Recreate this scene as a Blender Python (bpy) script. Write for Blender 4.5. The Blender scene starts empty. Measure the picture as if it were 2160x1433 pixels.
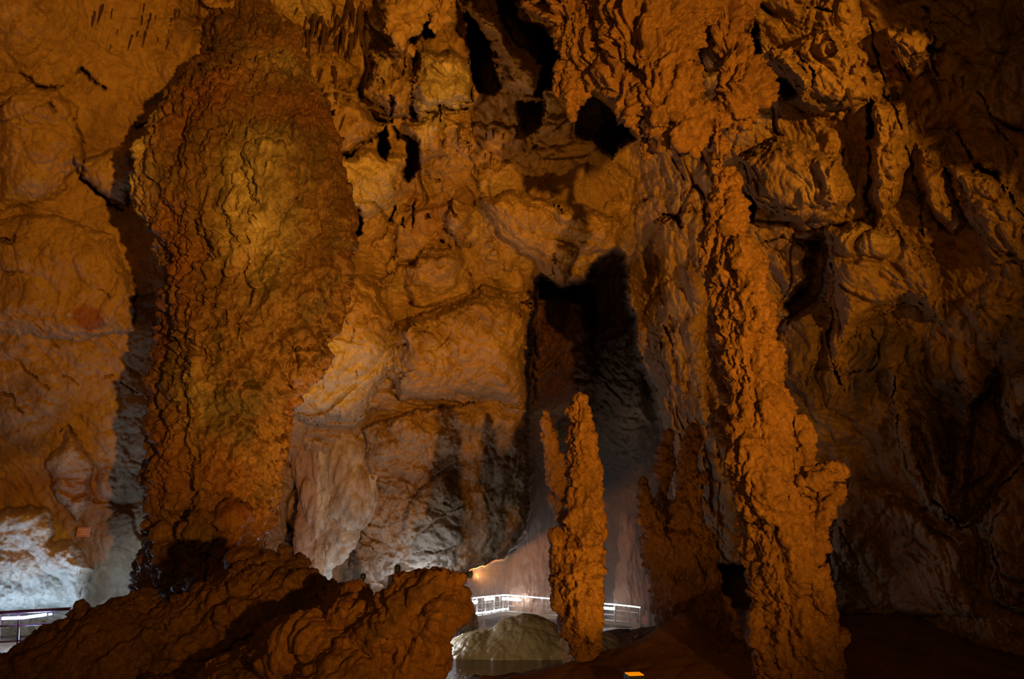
import bpy, math, random
import numpy as np
from mathutils import Vector, Matrix, Quaternion

random.seed(7)
C = bpy.context.scene.collection
SC = bpy.context.scene

# ------------------------------------------------------------------ camera
W0, H0, F = 2160.0, 1433.0, 1440.0
PITCH = math.radians(20.0)
EYE = np.array([0.0, 0.0, 1.6])
RT = np.array([1.0, 0.0, 0.0])
UP = np.array([0.0, -math.sin(PITCH), math.cos(PITCH)])
FW = np.array([0.0, math.cos(PITCH), math.sin(PITCH)])

cd = bpy.data.cameras.new('camera')
cam = bpy.data.objects.new('camera', cd)
C.objects.link(cam)
cam.location = EYE
cam.rotation_euler = (math.radians(90) + PITCH, 0, 0)
cd.sensor_width = 36.0
cd.lens = 36.0 * F / W0
cd.clip_end = 300
SC.camera = cam

# ------------------------------------------------------------------ world, view
wd = bpy.data.worlds.new('world')
SC.world = wd
wd.use_nodes = True
wd.node_tree.nodes['Background'].inputs[0].default_value = (0.50, 0.30, 0.12, 1)
wd.node_tree.nodes['Background'].inputs[1].default_value = 0.02
SC.view_settings.view_transform = 'Standard'
SC.view_settings.look = 'None'
SC.view_settings.gamma = 1.0
SC.view_settings.use_curve_mapping = False
SC.view_settings.exposure = 0.0
SC.cycles.use_denoising = True
SC.cycles.max_bounces = 5
SC.cycles.diffuse_bounces = 3
SC.cycles.volume_bounces = 0
SC.cycles.use_adaptive_sampling = True
SC.cycles.adaptive_threshold = 0.03
SC.cycles.sample_clamp_indirect = 3.0


def P(px, py, t):
    x = (px - W0 / 2) / F
    y = (H0 / 2 - py) / F
    return EYE + t * (RT * x + UP * y + FW)


# ------------------------------------------------------------------ cave lights
def aim(o, target):
    d = Vector(target) - o.location
    o.rotation_euler = d.to_track_quat('-Z', 'Y').to_euler()


def spot(name, loc, target, energy, color, size, blend=0.8, radius=0.12):
    l = bpy.data.lights.new(name, 'SPOT')
    l.energy = energy
    l.color = color
    l.spot_size = math.radians(size)
    l.spot_blend = blend
    l.shadow_soft_size = radius
    o = bpy.data.objects.new(name, l)
    C.objects.link(o)
    o.location = Vector(loc)
    aim(o, target)
    return o


def point(name, loc, energy, color, radius=0.2):
    l = bpy.data.lights.new(name, 'POINT')
    l.energy = energy
    l.color = color
    l.shadow_soft_size = radius
    o = bpy.data.objects.new(name, l)
    C.objects.link(o)
    o.location = Vector(loc)
    return o


AMBER = (1.0, 0.42, 0.030)
AMBER2 = (1.0, 0.46, 0.05)
COOL = (0.72, 0.88, 1.0)
# the amber flood by the visitors' path, right of the viewer, throwing up and across the chamber
spot('amber_flood_light', (6.2, -4.5, 0.8), P(800, 330, 20), 19500, AMBER, 74, 1.0, 0.18)
# added soft amber fill behind the viewer, evening out the whole chamber
point('amber_fill_light', (-2.5, -5.0, 4.0), 950, AMBER, 1.6)
# second flood at the foot of the tall column
spot('amber_flood_column_light', (6.3, 3.2, 0.2), P(1600, 800, 10.5), 650, AMBER, 60, 0.8, 0.15)
# amber flood behind the boulder ridge
spot('amber_flood_rear_light', (-2.2, 12.0, 0.3), P(860, 330, 20), 2300, AMBER2, 95, 0.9, 0.15)
# cool strip lights of the path behind the ridge
BLUE = (0.42, 0.68, 1.0)
for k, (loc, e, c) in enumerate([(P(-60, 1345, 14.6), 75, BLUE), (P(60, 1345, 14.7), 85, BLUE), (P(160, 1335, 15.0), 45, BLUE), (P(262, 1300, 15.9), 38, (.45, .75, 1.0)),
                                 ((-5.0, 19.5, 0.6), 190, (.86, .91, 1.0)), ((-2.6, 22.5, 0.7), 100, (.88, .93, 1.0)), (P(690, 1290, 22.5), 60, (.7, .85, 1.0)), (P(880, 1262, 25.0), 85, (.7, .82, 1.0))]):
    point('path_strip_light', loc, e, c, 0.2)


# ------------------------------------------------------------------ noise (numpy)
_rs = np.random.RandomState(11)
PERM = np.concatenate([_rs.permutation(256)] * 3).astype(np.int32)
_g = _rs.normal(size=(256, 3)); _g /= np.linalg.norm(_g, axis=1)[:, None]
GRAD = _g.astype(np.float32)
RND = _rs.rand(256, 3).astype(np.float32)


def _perlin(p):
    i = np.floor(p).astype(np.int32)
    f = (p - i).astype(np.float32)
    u = f * f * f * (f * (f * 6 - 15) + 10)
    i &= 255
    out = 0
    for dx in (0, 1):
        a = PERM[i[:, 0] + dx]
        wx = u[:, 0] if dx else 1 - u[:, 0]
        for dy in (0, 1):
            b = PERM[a + i[:, 1] + dy]
            wy = u[:, 1] if dy else 1 - u[:, 1]
            for dz in (0, 1):
                h = PERM[b + i[:, 2] + dz]
                wz = u[:, 2] if dz else 1 - u[:, 2]
                g = GRAD[h]
                out = out + wx * wy * wz * (g[:, 0] * (f[:, 0] - dx) + g[:, 1] * (f[:, 1] - dy) + g[:, 2] * (f[:, 2] - dz))
    return out * 1.6


def chunked(fn, p, n=200000):
    return np.concatenate([fn(p[k:k + n]) for k in range(0, len(p), n)])


def perlin(p, freq=1.0, seed=0):
    if np.isscalar(freq):
        freq = (freq,) * 3
    q = (p * np.array(freq, dtype=np.float32) + np.array([seed * 17.3 + 100, seed * 7.9 + 100, seed * 3.1 + 100], dtype=np.float32)).astype(np.float32)
    return chunked(_perlin, q)


def _f3(f):
    return np.array((f,) * 3 if np.isscalar(f) else f, dtype=np.float32)


def fbm(p, freq=1.0, octv=4, gain=0.5, seed=0):
    s, a, n = 0, 1.0, 0.0
    f = _f3(freq)
    for k in range(octv):
        s = s + a * perlin(p, tuple(f), seed + k)
        n += a; a *= gain; f = f * 2.03
    return s / n


def billow(p, freq=1.0, octv=3, gain=0.5, seed=0):
    """rounded lumps parted by creases, 0..1 (lumps high)"""
    s, a, n = 0, 1.0, 0.0
    f = _f3(freq)
    for k in range(octv):
        v = np.abs(perlin(p, tuple(f), seed + k))
        s = s + a * np.sqrt(np.minimum(v * 2.2, 1.0))
        n += a; a *= gain; f = f * 2.1
    return s / n


def _cell(p):
    i = np.floor(p).astype(np.int32)
    f = (p - i).astype(np.float32)
    f1 = np.full(len(p), 9.0, np.float32); f2 = f1.copy()
    i &= 255
    for dx in (-1, 0, 1):
        a = PERM[(i[:, 0] + dx) & 255]
        for dy in (-1, 0, 1):
            b = PERM[a + ((i[:, 1] + dy) & 255)]
            for dz in (-1, 0, 1):
                h = PERM[b + ((i[:, 2] + dz) & 255)]
                r = RND[h]
                d = (r[:, 0] + dx - f[:, 0]) ** 2 + (r[:, 1] + dy - f[:, 1]) ** 2 + (r[:, 2] + dz - f[:, 2]) ** 2
                m = d < f1
                f2 = np.where(m, f1, np.minimum(f2, d))
                f1 = np.where(m, d, f1)
    return np.stack([np.sqrt(f1), np.sqrt(f2)], 1)


def cell(p, freq=1.0, seed=0):
    q = (p * _f3(freq) + 50 + seed * 13.7).astype(np.float32)
    r = chunked(_cell, q, 100000)
    return r[:, 0], r[:, 1]


def _plate(p):
    i = np.floor(p).astype(np.int32)
    f = (p - i).astype(np.float32)
    f1 = np.full(len(p), 9.0, np.float32); hid = np.zeros(len(p), np.int32)
    dv = np.zeros((len(p), 3), np.float32)
    i &= 255
    for dx in (-1, 0, 1):
        a = PERM[(i[:, 0] + dx) & 255]
        for dy in (-1, 0, 1):
            b = PERM[a + ((i[:, 1] + dy) & 255)]
            for dz in (-1, 0, 1):
                h = PERM[b + ((i[:, 2] + dz) & 255)]
                r = RND[h]
                v = np.stack([f[:, 0] - r[:, 0] - dx, f[:, 1] - r[:, 1] - dy, f[:, 2] - r[:, 2] - dz], 1)
                d = (v * v).sum(1)
                m = d < f1
                f1 = np.where(m, d, f1); hid = np.where(m, h, hid); dv = np.where(m[:, None], v, dv)
    return (GRAD[hid] * dv).sum(1) + (RND[hid][:, 0] - .5) * .7


def plates(p, freq, seed=0):
    """broken, tilted facets"""
    q = (p * _f3(freq) + 80 + seed * 9.7).astype(np.float32)
    return chunked(_plate, q, 100000)


def knobs(p, freq, seed=0):
    f1, f2 = cell(p, freq, seed)
    return np.sqrt(np.clip(1 - (f1 / 0.85) ** 2, 0, 1)) * np.clip((f2 - f1) * 5, 0, 1) ** 0.5


# ------------------------------------------------------------------ materials
def rock_mat(name, base, dark, pale, scale=1.0, rough=(0.45, 0.85), bump=1.0, streak=0.0, spec=0.35):
    m = bpy.data.materials.new(name)
    m.use_nodes = True
    nt = m.node_tree; N = nt.nodes; L = nt.links
    b = N['Principled BSDF']
    geo = N.new('ShaderNodeNewGeometry')
    mp = N.new('ShaderNodeMapping')
    L.new(geo.outputs['Position'], mp.inputs['Vector'])

    def noise(sc, det, vec=None, dist=0.0, rgh=0.55):
        n = N.new('ShaderNodeTexNoise')
        n.inputs['Scale'].default_value = sc * scale
        n.inputs['Detail'].default_value = det
        n.inputs['Roughness'].default_value = rgh
        n.inputs['Distortion'].default_value = dist
        L.new((vec or mp).outputs['Vector'], n.inputs['Vector'])
        return n

    def ramp(src, p0, p1):
        r = N.new('ShaderNodeMapRange')
        r.inputs[1].default_value = p0; r.inputs[2].default_value = p1
        L.new(src, r.inputs[0])
        return r.outputs[0]

    def mix(a, bcol, fac):
        x = N.new('ShaderNodeMix'); x.data_type = 'RGBA'
        L.new(fac, x.inputs[0])
        if isinstance(a, tuple): x.inputs[6].default_value = (*a, 1)
        else: L.new(a, x.inputs[6])
        if isinstance(bcol, tuple): x.inputs[7].default_value = (*bcol, 1)
        else: L.new(bcol, x.inputs[7])
        return x.outputs[2]

    sm = N.new('ShaderNodeMapping'); sm.inputs['Scale'].default_value = (1, 1, 0.16)
    L.new(geo.outputs['Position'], sm.inputs['Vector'])
    n1 = noise(0.55, 6, dist=0.6)
    n2 = noise(2.6, 8, dist=0.3, rgh=0.65)
    n3 = noise(3.2, 7, vec=sm, rgh=0.62)
    col = mix(base, dark, ramp(n1.outputs['Fac'], 0.50, 0.72))
    col = mix(col, pale, ramp(n2.outputs['Fac'], 0.55, 0.80))
    if streak > 0:
        r = N.new('ShaderNodeMath'); r.operation = 'MULTIPLY'; r.inputs[1].default_value = streak
        L.new(ramp(n3.outputs['Fac'], 0.48, 0.68), r.inputs[0])
        col = mix(col, dark, r.outputs[0])
    at = N.new('ShaderNodeAttribute'); at.attribute_name = 'stain_shading'
    sp = N.new('ShaderNodeSeparateColor'); L.new(at.outputs['Color'], sp.inputs[0])
    col = mix(col, (0.58, 0.51, 0.43), sp.outputs[0])     # calcite, and light painted on the left column
    col = mix(col, (0.035, 0.028, 0.022), sp.outputs[1])  # manganese, damp, and painted shade of recesses
    col = mix(col, (0.20, 0.062, 0.026), sp.outputs[2])   # red clay
    L.new(col, b.inputs['Base Color'])
    rr = N.new('ShaderNodeMapRange')
    rr.inputs[1].default_value = 0.35; rr.inputs[2].default_value = 0.65
    rr.inputs[3].default_value = rough[0]; rr.inputs[4].default_value = rough[1]
    L.new(n2.outputs['Fac'], rr.inputs[0]); L.new(rr.outputs[0], b.inputs['Roughness'])
    b.inputs['Specular IOR Level'].default_value = spec
    # bump
    nb1 = noise(4.0, 9, dist=0.4, rgh=0.68)
    nb2 = noise(7.0, 6, vec=sm, rgh=0.6)
    vo = N.new('ShaderNodeTexVoronoi'); vo.inputs['Scale'].default_value = 6.5 * scale
    wv = N.new('ShaderNodeVectorMath'); wv.operation = 'MULTIPLY_ADD'
    L.new(nb1.outputs['Color'], wv.inputs[0]); wv.inputs[1].default_value = (0.25, 0.25, 0.25)
    L.new(geo.outputs['Position'], wv.inputs[2]); L.new(wv.outputs[0], vo.inputs['Vector'])
    prev = None
    for src, st, ds in ((vo.outputs['Distance'], 0.35, -0.05), (nb2.outputs['Fac'], 0.5 if streak else 0.25, 0.07), (nb1.outputs['Fac'], 0.9, 0.10)):
        bp = N.new('ShaderNodeBump')
        bp.inputs['Strength'].default_value = min(1.0, st * bump)
        bp.inputs['Distance'].default_value = abs(ds) / scale
        if ds < 0: bp.invert = True
        L.new(src, bp.inputs['Height'])
        if prev: L.new(prev.outputs[0], bp.inputs['Normal'])
        prev = bp
    L.new(prev.outputs[0], b.inputs['Normal'])
    return m


def plain(name, col, rough=0.5, metal=0.0, emit=None, estr=0.0):
    m = bpy.data.materials.new(name); m.use_nodes = True
    nt = m.node_tree; b = nt.nodes['Principled BSDF']
    n = nt.nodes.new('ShaderNodeTexNoise'); n.inputs['Scale'].default_value = 25
    x = nt.nodes.new('ShaderNodeMix'); x.data_type = 'RGBA'
    x.inputs[6].default_value = (*col, 1); x.inputs[7].default_value = (*[c * 0.7 for c in col], 1)
    nt.links.new(n.outputs['Fac'], x.inputs[0]); nt.links.new(x.outputs[2], b.inputs['Base Color'])
    b.inputs['Roughness'].default_value = rough; b.inputs['Metallic'].default_value = metal
    if emit:
        b.inputs['Emission Color'].default_value = (*emit, 1)
        b.inputs['Emission Strength'].default_value = estr
    return m


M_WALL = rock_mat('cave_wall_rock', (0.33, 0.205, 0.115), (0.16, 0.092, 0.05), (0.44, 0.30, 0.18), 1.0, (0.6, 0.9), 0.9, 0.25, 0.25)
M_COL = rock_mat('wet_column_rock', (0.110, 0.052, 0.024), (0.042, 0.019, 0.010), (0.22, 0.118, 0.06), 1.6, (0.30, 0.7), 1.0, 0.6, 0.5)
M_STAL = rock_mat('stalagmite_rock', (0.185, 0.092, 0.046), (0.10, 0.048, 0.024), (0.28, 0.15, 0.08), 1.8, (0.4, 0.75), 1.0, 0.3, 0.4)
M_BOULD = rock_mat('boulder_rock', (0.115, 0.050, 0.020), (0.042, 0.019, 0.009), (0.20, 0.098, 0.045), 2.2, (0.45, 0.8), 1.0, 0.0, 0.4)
M_SLAB = rock_mat('shaded_slab_rock', (0.072, 0.030, 0.012), (0.03, 0.013, 0.006), (0.12, 0.055, 0.024), 2.2, (0.42, 0.75), 1.0, 0.0, 0.4)  # boulder rock again, the slab's shade put into a darker colour
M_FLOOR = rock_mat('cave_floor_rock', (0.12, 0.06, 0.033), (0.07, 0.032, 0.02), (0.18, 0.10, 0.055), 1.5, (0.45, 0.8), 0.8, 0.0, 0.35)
M_FLOW = rock_mat('wet_flowstone', (0.30, 0.23, 0.12), (0.19, 0.15, 0.08), (0.42, 0.32, 0.18), 1.2, (0.10, 0.30), 0.35, 0.5, 0.6)
M_METAL = plain('painted_railing_metal', (0.22, 0.19, 0.17), 0.4, 0.3)
M_RED = plain('dark_red_railing_metal', (0.20, 0.07, 0.07), 0.4, 0.3)
M_DECK = plain('walkway_concrete', (0.16, 0.15, 0.12), 0.8)
M_LED = plain('white_led_tube', (0.9, 0.9, 0.9), 0.4, 0, (0.80, 0.92, 1.0), 30)
M_LEDB = plain('blue_white_led_tube', (0.8, 0.8, 0.9), 0.4, 0, (0.30, 0.28, 1.0), 9)
M_AMB = plain('amber_lamp_lens', (0.9, 0.6, 0.2), 0.3, 0, (1.0, 0.28, 0.0), 0.8)
M_BLACK = plain('black_lamp_housing', (0.03, 0.03, 0.03), 0.5)
M_SIGN = plain('pink_sign_panel', (0.62, 0.30, 0.25), 0.5)
M_SIGNW = plain('sign_lettering', (0.80, 0.62, 0.56), 0.5)
M_HAIR = plain('dark_hair', (0.012, 0.010, 0.010), 0.5)
M_SKIN = plain('skin', (0.45, 0.27, 0.19), 0.55)
M_CLOTH = plain('dark_jacket_cloth', (0.05, 0.06, 0.08), 0.9)
M_CLOTH2 = plain('dark_trousers_cloth', (0.03, 0.03, 0.035), 0.9)


# ------------------------------------------------------------------ object helpers
def tag(o, label=None, cat=None, group=None, kind=None):
    if label: o['label'] = label
    if cat: o['category'] = cat
    if group: o['group'] = group
    if kind: o['kind'] = kind
    return o


def mesh_obj(name, verts, faces, mat, parent=None, smooth=True, stain_shading=None):
    me = bpy.data.meshes.new(name)
    v = np.asarray(verts, dtype=np.float32)
    if isinstance(faces, np.ndarray):
        k = faces.shape[1]
        me.vertices.add(len(v)); me.vertices.foreach_set('co', v.ravel())
        me.loops.add(faces.size); me.loops.foreach_set('vertex_index', faces.astype(np.int32).ravel())
        me.polygons.add(len(faces))
        me.polygons.foreach_set('loop_start', np.arange(0, faces.size, k, dtype=np.int32))
        me.update(calc_edges=True)
    else:
        me.from_pydata([tuple(x) for x in v], [], faces)
        me.update()
    if smooth:
        me.polygons.foreach_set('use_smooth', np.ones(len(me.polygons), dtype=bool))
    if stain_shading is not None:
        a = me.color_attributes.new('stain_shading', 'FLOAT_COLOR', 'POINT')
        c = np.ones((len(v), 4), np.float32); c[:, :3] = np.clip(stain_shading, 0, 1)
        a.data.foreach_set('color', c.ravel())
    me.materials.append(mat)
    o = bpy.data.objects.new(name, me)
    C.objects.link(o)
    if parent: o.parent = parent
    return o


class MB:
    def __init__(s): s.v = []; s.f = []

    def tube(s, pts, r, n=8, caps=True):
        pts = [Vector(p) for p in pts]
        base = len(s.v)
        for i, p in enumerate(pts):
            d = (pts[min(i + 1, len(pts) - 1)] - pts[max(i - 1, 0)]).normalized()
            a = d.cross(Vector((0, 0, 1)))
            if a.length < 1e-3: a = d.cross(Vector((1, 0, 0)))
            a.normalize(); b = d.cross(a)
            for k in range(n):
                w = 2 * math.pi * k / n
                s.v.append(p + a * math.cos(w) * r + b * math.sin(w) * r)
        for i in range(len(pts) - 1):
            for k in range(n):
                k2 = (k + 1) % n
                s.f.append((base + i * n + k, base + i * n + k2, base + (i + 1) * n + k2, base + (i + 1) * n + k))
        if caps:
            s.f.append(tuple(base + k for k in range(n))[::-1])
            s.f.append(tuple(base + (len(pts) - 1) * n + k for k in range(n)))
        return s

    def box(s, c, ax, ay, az):
        c, ax, ay, az = map(Vector, (c, ax, ay, az))
        b = len(s.v)
        for k in (-1, 1):
            for j in (-1, 1):
                for i in (-1, 1):
                    s.v.append(c + ax * i + ay * j + az * k)
        for f in ((0, 2, 3, 1), (4, 5, 7, 6), (0, 1, 5, 4), (2, 6, 7, 3), (0, 4, 6, 2), (1, 3, 7, 5)):
            s.f.append(tuple(b + q for q in f))
        return s

    def build(s, name, mat, parent=None, smooth=False):
        if parent is not None:
            off = parent.location
            vs = [v - off for v in s.v]
        else:
            vs = s.v
        return mesh_obj(name, [tuple(v) for v in vs], s.f, mat, parent, smooth)


def empty(name, loc):
    o = bpy.data.objects.new(name, None); C.objects.link(o)
    o.location = Vector(loc); o.empty_display_size = 0.3
    return o


# unit icosphere as arrays
import bmesh
_bm = bmesh.new(); bmesh.ops.create_icosphere(_bm, subdivisions=3, radius=1.0)
_bm.verts.ensure_lookup_table()
ICO_V = np.array([v.co[:] for v in _bm.verts]); ICO_F = np.array([[v.index for v in f.verts] for f in _bm.faces]); _bm.free()


def catmull(pts, n):
    pts = np.array(pts, float)
    if len(pts) < 3:
        w = np.linspace(0, 1, n * (len(pts) - 1) + 1)[:, None]
        return pts[0] * (1 - w) + pts[-1] * w
    ext = np.vstack([2 * pts[0] - pts[1], pts, 2 * pts[-1] - pts[-2]])
    out = []
    for i in range(len(pts) - 1):
        p0, p1, p2, p3 = ext[i:i + 4]
        for u in np.linspace(0, 1, n, endpoint=False):
            out.append(0.5 * (2 * p1 + (p2 - p0) * u + (2 * p0 - 5 * p1 + 4 * p2 - p3) * u * u + (3 * p1 - p0 - 3 * p2 + p3) * u ** 3))
    out.append(pts[-1])
    return np.array(out)


def lobes(chains):
    """chains: lists of (px, py, half-width px, depth[, depth flattening]) -> overlapping ellipsoids"""
    V, Fc, b = [], [], 0
    for ch in chains:
        ch = [tuple(c) + (1.0,) * (5 - len(c)) for c in ch]
        if len(ch) > 1:
            seglen = max(math.hypot(ch[i + 1][0] - ch[i][0], ch[i + 1][1] - ch[i][1]) for i in range(len(ch) - 1))
            rmin = max(3, min(c[2] for c in ch))
            n = int(min(14, max(3, seglen / (rmin * 0.22))))
            q = catmull(ch, n)
        else:
            q = np.array(ch, float)
        for px, py, r, t, fl in q:
            R = max(0.5, r) / F * t
            c = P(px, py, t + R * (fl - 1) * 0.0)
            V.append(ICO_V * np.array([R, R * fl, R * (1.0 if len(ch) == 1 else 0.8)]) + c)
            Fc.append(ICO_F + b); b += len(ICO_V)
    return np.concatenate(V), np.concatenate(Fc)


def rock(name, chains, mat, disp, voxel=0.03, label=None, cat=None, group=None, stain_shading=None, parent=None):
    v, f = lobes(chains)
    o = mesh_obj(name, v, f, mat)
    md = o.modifiers.new('r', 'REMESH'); md.mode = 'VOXEL'; md.voxel_size = voxel; md.adaptivity = 0
    sm = o.modifiers.new('s', 'SMOOTH'); sm.iterations = 6; sm.factor = 0.5
    dg = bpy.context.evaluated_depsgraph_get()
    me = bpy.data.meshes.new_from_object(o.evaluated_get(dg))
    o.modifiers.clear()
    old = o.data; o.data = me; bpy.data.meshes.remove(old); me.name = name
    n = len(me.vertices)
    co = np.empty(n * 3, np.float32); me.vertices.foreach_get('co', co); co = co.reshape(-1, 3)
    nr = np.empty(n * 3, np.float32); me.vertices.foreach_get('normal', nr); nr = nr.reshape(-1, 3)
    d = disp(co)
    if isinstance(d, tuple):
        d, vec = d
        co2 = co + nr * d[:, None] + vec
    else:
        co2 = co + nr * d[:, None]
    me.vertices.foreach_set('co', co2.astype(np.float32).ravel())
    me.update()
    me.polygons.foreach_set('use_smooth', np.ones(len(me.polygons), dtype=bool))
    if stain_shading is not None:
        s = stain_shading(co2)
        a = me.color_attributes.new('stain_shading', 'FLOAT_COLOR', 'POINT')
        c = np.ones((n, 4), np.float32); c[:, :3] = np.clip(s, 0, 1)
        a.data.foreach_set('color', c.ravel())
    if not me.materials: me.materials.append(mat)
    # origin to the lowest point's level, at the middle
    base = Vector((float(co2[:, 0].mean()), float(co2[:, 1].mean()), float(co2[:, 2].min())))
    me.transform(Matrix.Translation(-base)); o.location = base
    if parent: o.parent = parent
    return tag(o, label, cat, group)


# ------------------------------------------------------------------ cave shell: relief sampled on a lattice of directions from the viewing gallery
XS = np.concatenate([np.linspace(-900, -60, 60, endpoint=False), np.arange(-60, 2221, 2.2), np.linspace(2225, 3300, 70)])
YS = np.concatenate([np.linspace(-900, -60, 60, endpoint=False), np.arange(-60, 1480, 2.2), np.linspace(1483, 1600, 10)])
U, V = np.meshgrid(XS, YS)
U = U.astype(np.float32); V = V.astype(np.float32)
NY, NX = U.shape

PXK = np.array([-900, 0, 350, 600, 850, 1050, 1300, 1550, 1800, 2160, 3300], float)
PYK = np.array([-900, 0, 200, 400, 700, 1050, 1300, 1600], float)
TK = np.array([
    [5, 9.5, 11.5, 11.5, 12, 12, 13, 10, 9, 8, 4.5],
    [7, 15, 17.0, 17.0, 17.5, 18, 18.5, 14.5, 13.2, 11.5, 5],
    [7, 15.5, 17.0, 17.5, 18.5, 19, 19.5, 16, 13.8, 12, 5.5],
    [7, 16, 17.0, 18.5, 20.5, 21, 22, 17, 14.5, 12.5, 6],
    [7, 16.5, 17.2, 21, 23, 24, 24, 19, 16, 13.3, 6.5],
    [7, 17, 17.6, 25, 27, 28, 27, 18.5, 17.5, 14, 7],
    [7, 17, 18, 26, 29, 30, 29, 19, 18.5, 14.5, 7],
    [7, 17, 18, 26, 29, 30, 29, 19, 18.5, 14.5, 7]], float)


def interp2(px, py):
    def seg(K, x):
        i = np.clip(np.searchsorted(K, x) - 1, 0, len(K) - 2)
        u = (x - K[i]) / (K[i + 1] - K[i]); u = u * u * (3 - 2 * u) * 0.6 + u * 0.4
        return i, u
    i, u = seg(PXK, px); j, w = seg(PYK, py)
    return (TK[j, i] * (1 - u) + TK[j, i + 1] * u) * (1 - w) + (TK[j + 1, i] * (1 - u) + TK[j + 1, i + 1] * u) * w


T = interp2(U.ravel(), V.ravel()).reshape(U.shape).astype(np.float32)
ST = np.zeros(U.shape + (3,), np.float32)
# ragged coordinates, so that traced edges break up like rock
q3 = np.stack([U.ravel() / 60, V.ravel() / 60, np.zeros(U.size)], 1).astype(np.float32)
WU = U + (fbm(q3, 1.0, 5, 0.62, 40) * 22).reshape(U.shape)
WV = V + (fbm(q3, 1.0, 5, 0.62, 50) * 22).reshape(U.shape)


CRN = np.clip(.55 + fbm(q3, 2.2, 3, .6, 44) * 1.3, 0, 1.3).reshape(U.shape)


def window(pts, m):
    pts = np.array(pts, float)
    x0, y0 = pts.min(0) - m - 20; x1, y1 = pts.max(0) + m + 20
    i0, i1 = np.searchsorted(XS, [x0, x1]); j0, j1 = np.searchsorted(YS, [y0, y1])
    return slice(j0, j1), slice(i0, i1)


def polydist(x, y, pts, closed):
    d = np.full(x.shape, 1e9, np.float32); ins = np.zeros(x.shape, bool)
    n = len(pts)
    for k in range(n if closed else n - 1):
        ax, ay = pts[k][:2]; bx, by = pts[(k + 1) % n][:2]
        dx, dy = bx - ax, by - ay
        u = np.clip(((x - ax) * dx + (y - ay) * dy) / (dx * dx + dy * dy + 1e-9), 0, 1)
        d = np.minimum(d, np.hypot(x - ax - u * dx, y - ay - u * dy))
        if closed and ay != by:
            c = ((ay > y) != (by > y)) & (x < (bx - ax) * (y - ay) / (by - ay) + ax)
            ins ^= c
    return np.where(ins, d, -d) if closed else d


def sst(a, b, x):
    u = np.clip((x - a) / (b - a), 0, 1)
    return u * u * (3 - 2 * u)


def pit(pts, depth, soft=8):
    s = window(pts, soft)
    d = polydist(WU[s], WV[s], pts, True)
    T[s] += depth * sst(-2, soft, d)


def bulge(pts, h, w):
    """a rounded block standing h proud of the rock, rolling off within w pixels of its outline"""
    s = window(pts, 4)
    d = polydist(WU[s], WV[s], pts, True)
    u = np.clip(d / w, 0, 1)
    T[s] -= h * np.sqrt(np.clip(1 - (1 - u) ** 2, 0, 1))


def crack(pts, w, depth):
    s = window(pts, w * 4)
    d = polydist(WU[s], WV[s], pts, False)
    v = CRN[s]
    T[s] += depth * .62 * np.exp(-(d / (w * (.35 + .75 * v))) ** 2) * np.clip(v * 1.5, 0, 1)


def ridge(pts, w, h):
    crack(pts, w, -h)


def stain_shading(pts, ch, amt, soft=30):
    s = window(pts, soft)
    d = polydist(WU[s], WV[s], pts, True)
    ST[s][..., ch] = np.maximum(ST[s][..., ch], amt * sst(-soft * 0.5, soft, d))


def soft_ell(cx, cy, rx, ry):
    return np.exp(-(((U - cx) / rx) ** 2 + ((V - cy) / ry) ** 2))


# --- large blocks, traced
bulge([(610, 560), (700, 560), (800, 600), (835, 700), (828, 790), (770, 870), (755, 903), (700, 900), (640, 898), (590, 880), (570, 800), (560, 640)], 2.2, 60)
bulge([(600, 215), (700, 180), (760, 200), (800, 260), (770, 300), (720, 325), (690, 385), (640, 340), (610, 280)], 1.3, 40)
bulge([(680, 380), (720, 330), (790, 310), (860, 320), (850, 400), (820, 440), (775, 470), (730, 440), (690, 420)], 1.2, 40)
bulge([(780, 100), (860, 90), (880, 180), (870, 240), (820, 260), (770, 200)], 1.1, 35)
bulge([(880, 110), (960, 100), (1000, 150), (1000, 215), (930, 240), (880, 250), (870, 180)], 1.5, 45)
bulge([(850, 260), (940, 240), (940, 330), (890, 350), (855, 300)], 1.0, 30)
bulge([(1000, 10), (1060, 30), (1100, 100), (1140, 150), (1130, 200), (1060, 190), (1050, 110), (1010, 60)], 2.0, 30)
bulge([(1080, -20), (1240, -20), (1230, 60), (1150, 55), (1110, 40)], 2.0, 30)
bulge([(1010, 420), (1080, 400), (1150, 420), (1230, 430), (1310, 470), (1300, 520), (1230, 540), (1190, 600), (1150, 590), (1110, 540), (1060, 500)], 1.6, 50)
bulge([(1165, 410), (1200, 395), (1225, 430), (1215, 470), (1185, 480), (1165, 450)], 0.6, 20)
bulge([(860, 560), (900, 525), (960, 520), (990, 550), (985, 620), (930, 640), (880, 650), (855, 610)], 1.0, 45)
bulge([(830, 680), (900, 660), (1020, 600), (1100, 620), (1115, 700), (1110, 870), (1000, 850), (900, 845), (840, 850), (820, 770)], 2.2, 70)
bulge([(955, 420), (1000, 430), (990, 470), (975, 530), (950, 520), (940, 470)], 0.8, 20)
bulge([(770, 900), (860, 870), (1000, 850), (1115, 860), (1112, 1050), (1108, 1120), (1060, 1180), (985, 1210), (850, 1300), (760, 1300), (740, 1100)], 2.0, 60)
bulge([(865, 1050), (930, 1000), (975, 1030), (1000, 1080), (970, 1150), (880, 1170), (850, 1120)], 0.9, 40)
bulge([(150, 330), (200, 330), (280, 300), (300, 360), (260, 430), (215, 418), (180, 385)], 0.9, 30)
bulge([(0, 190), (60, 180), (120, 190), (160, 230), (180, 330), (120, 420), (0, 440)], 0.6, 60)
bulge([(-40, 460), (120, 450), (240, 500), (290, 620), (280, 700), (150, 720), (-40, 700)], 0.6, 70)
bulge([(100, 965), (150, 910), (190, 960), (200, 1060), (160, 1100), (110, 1050)], 0.6, 25)
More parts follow.
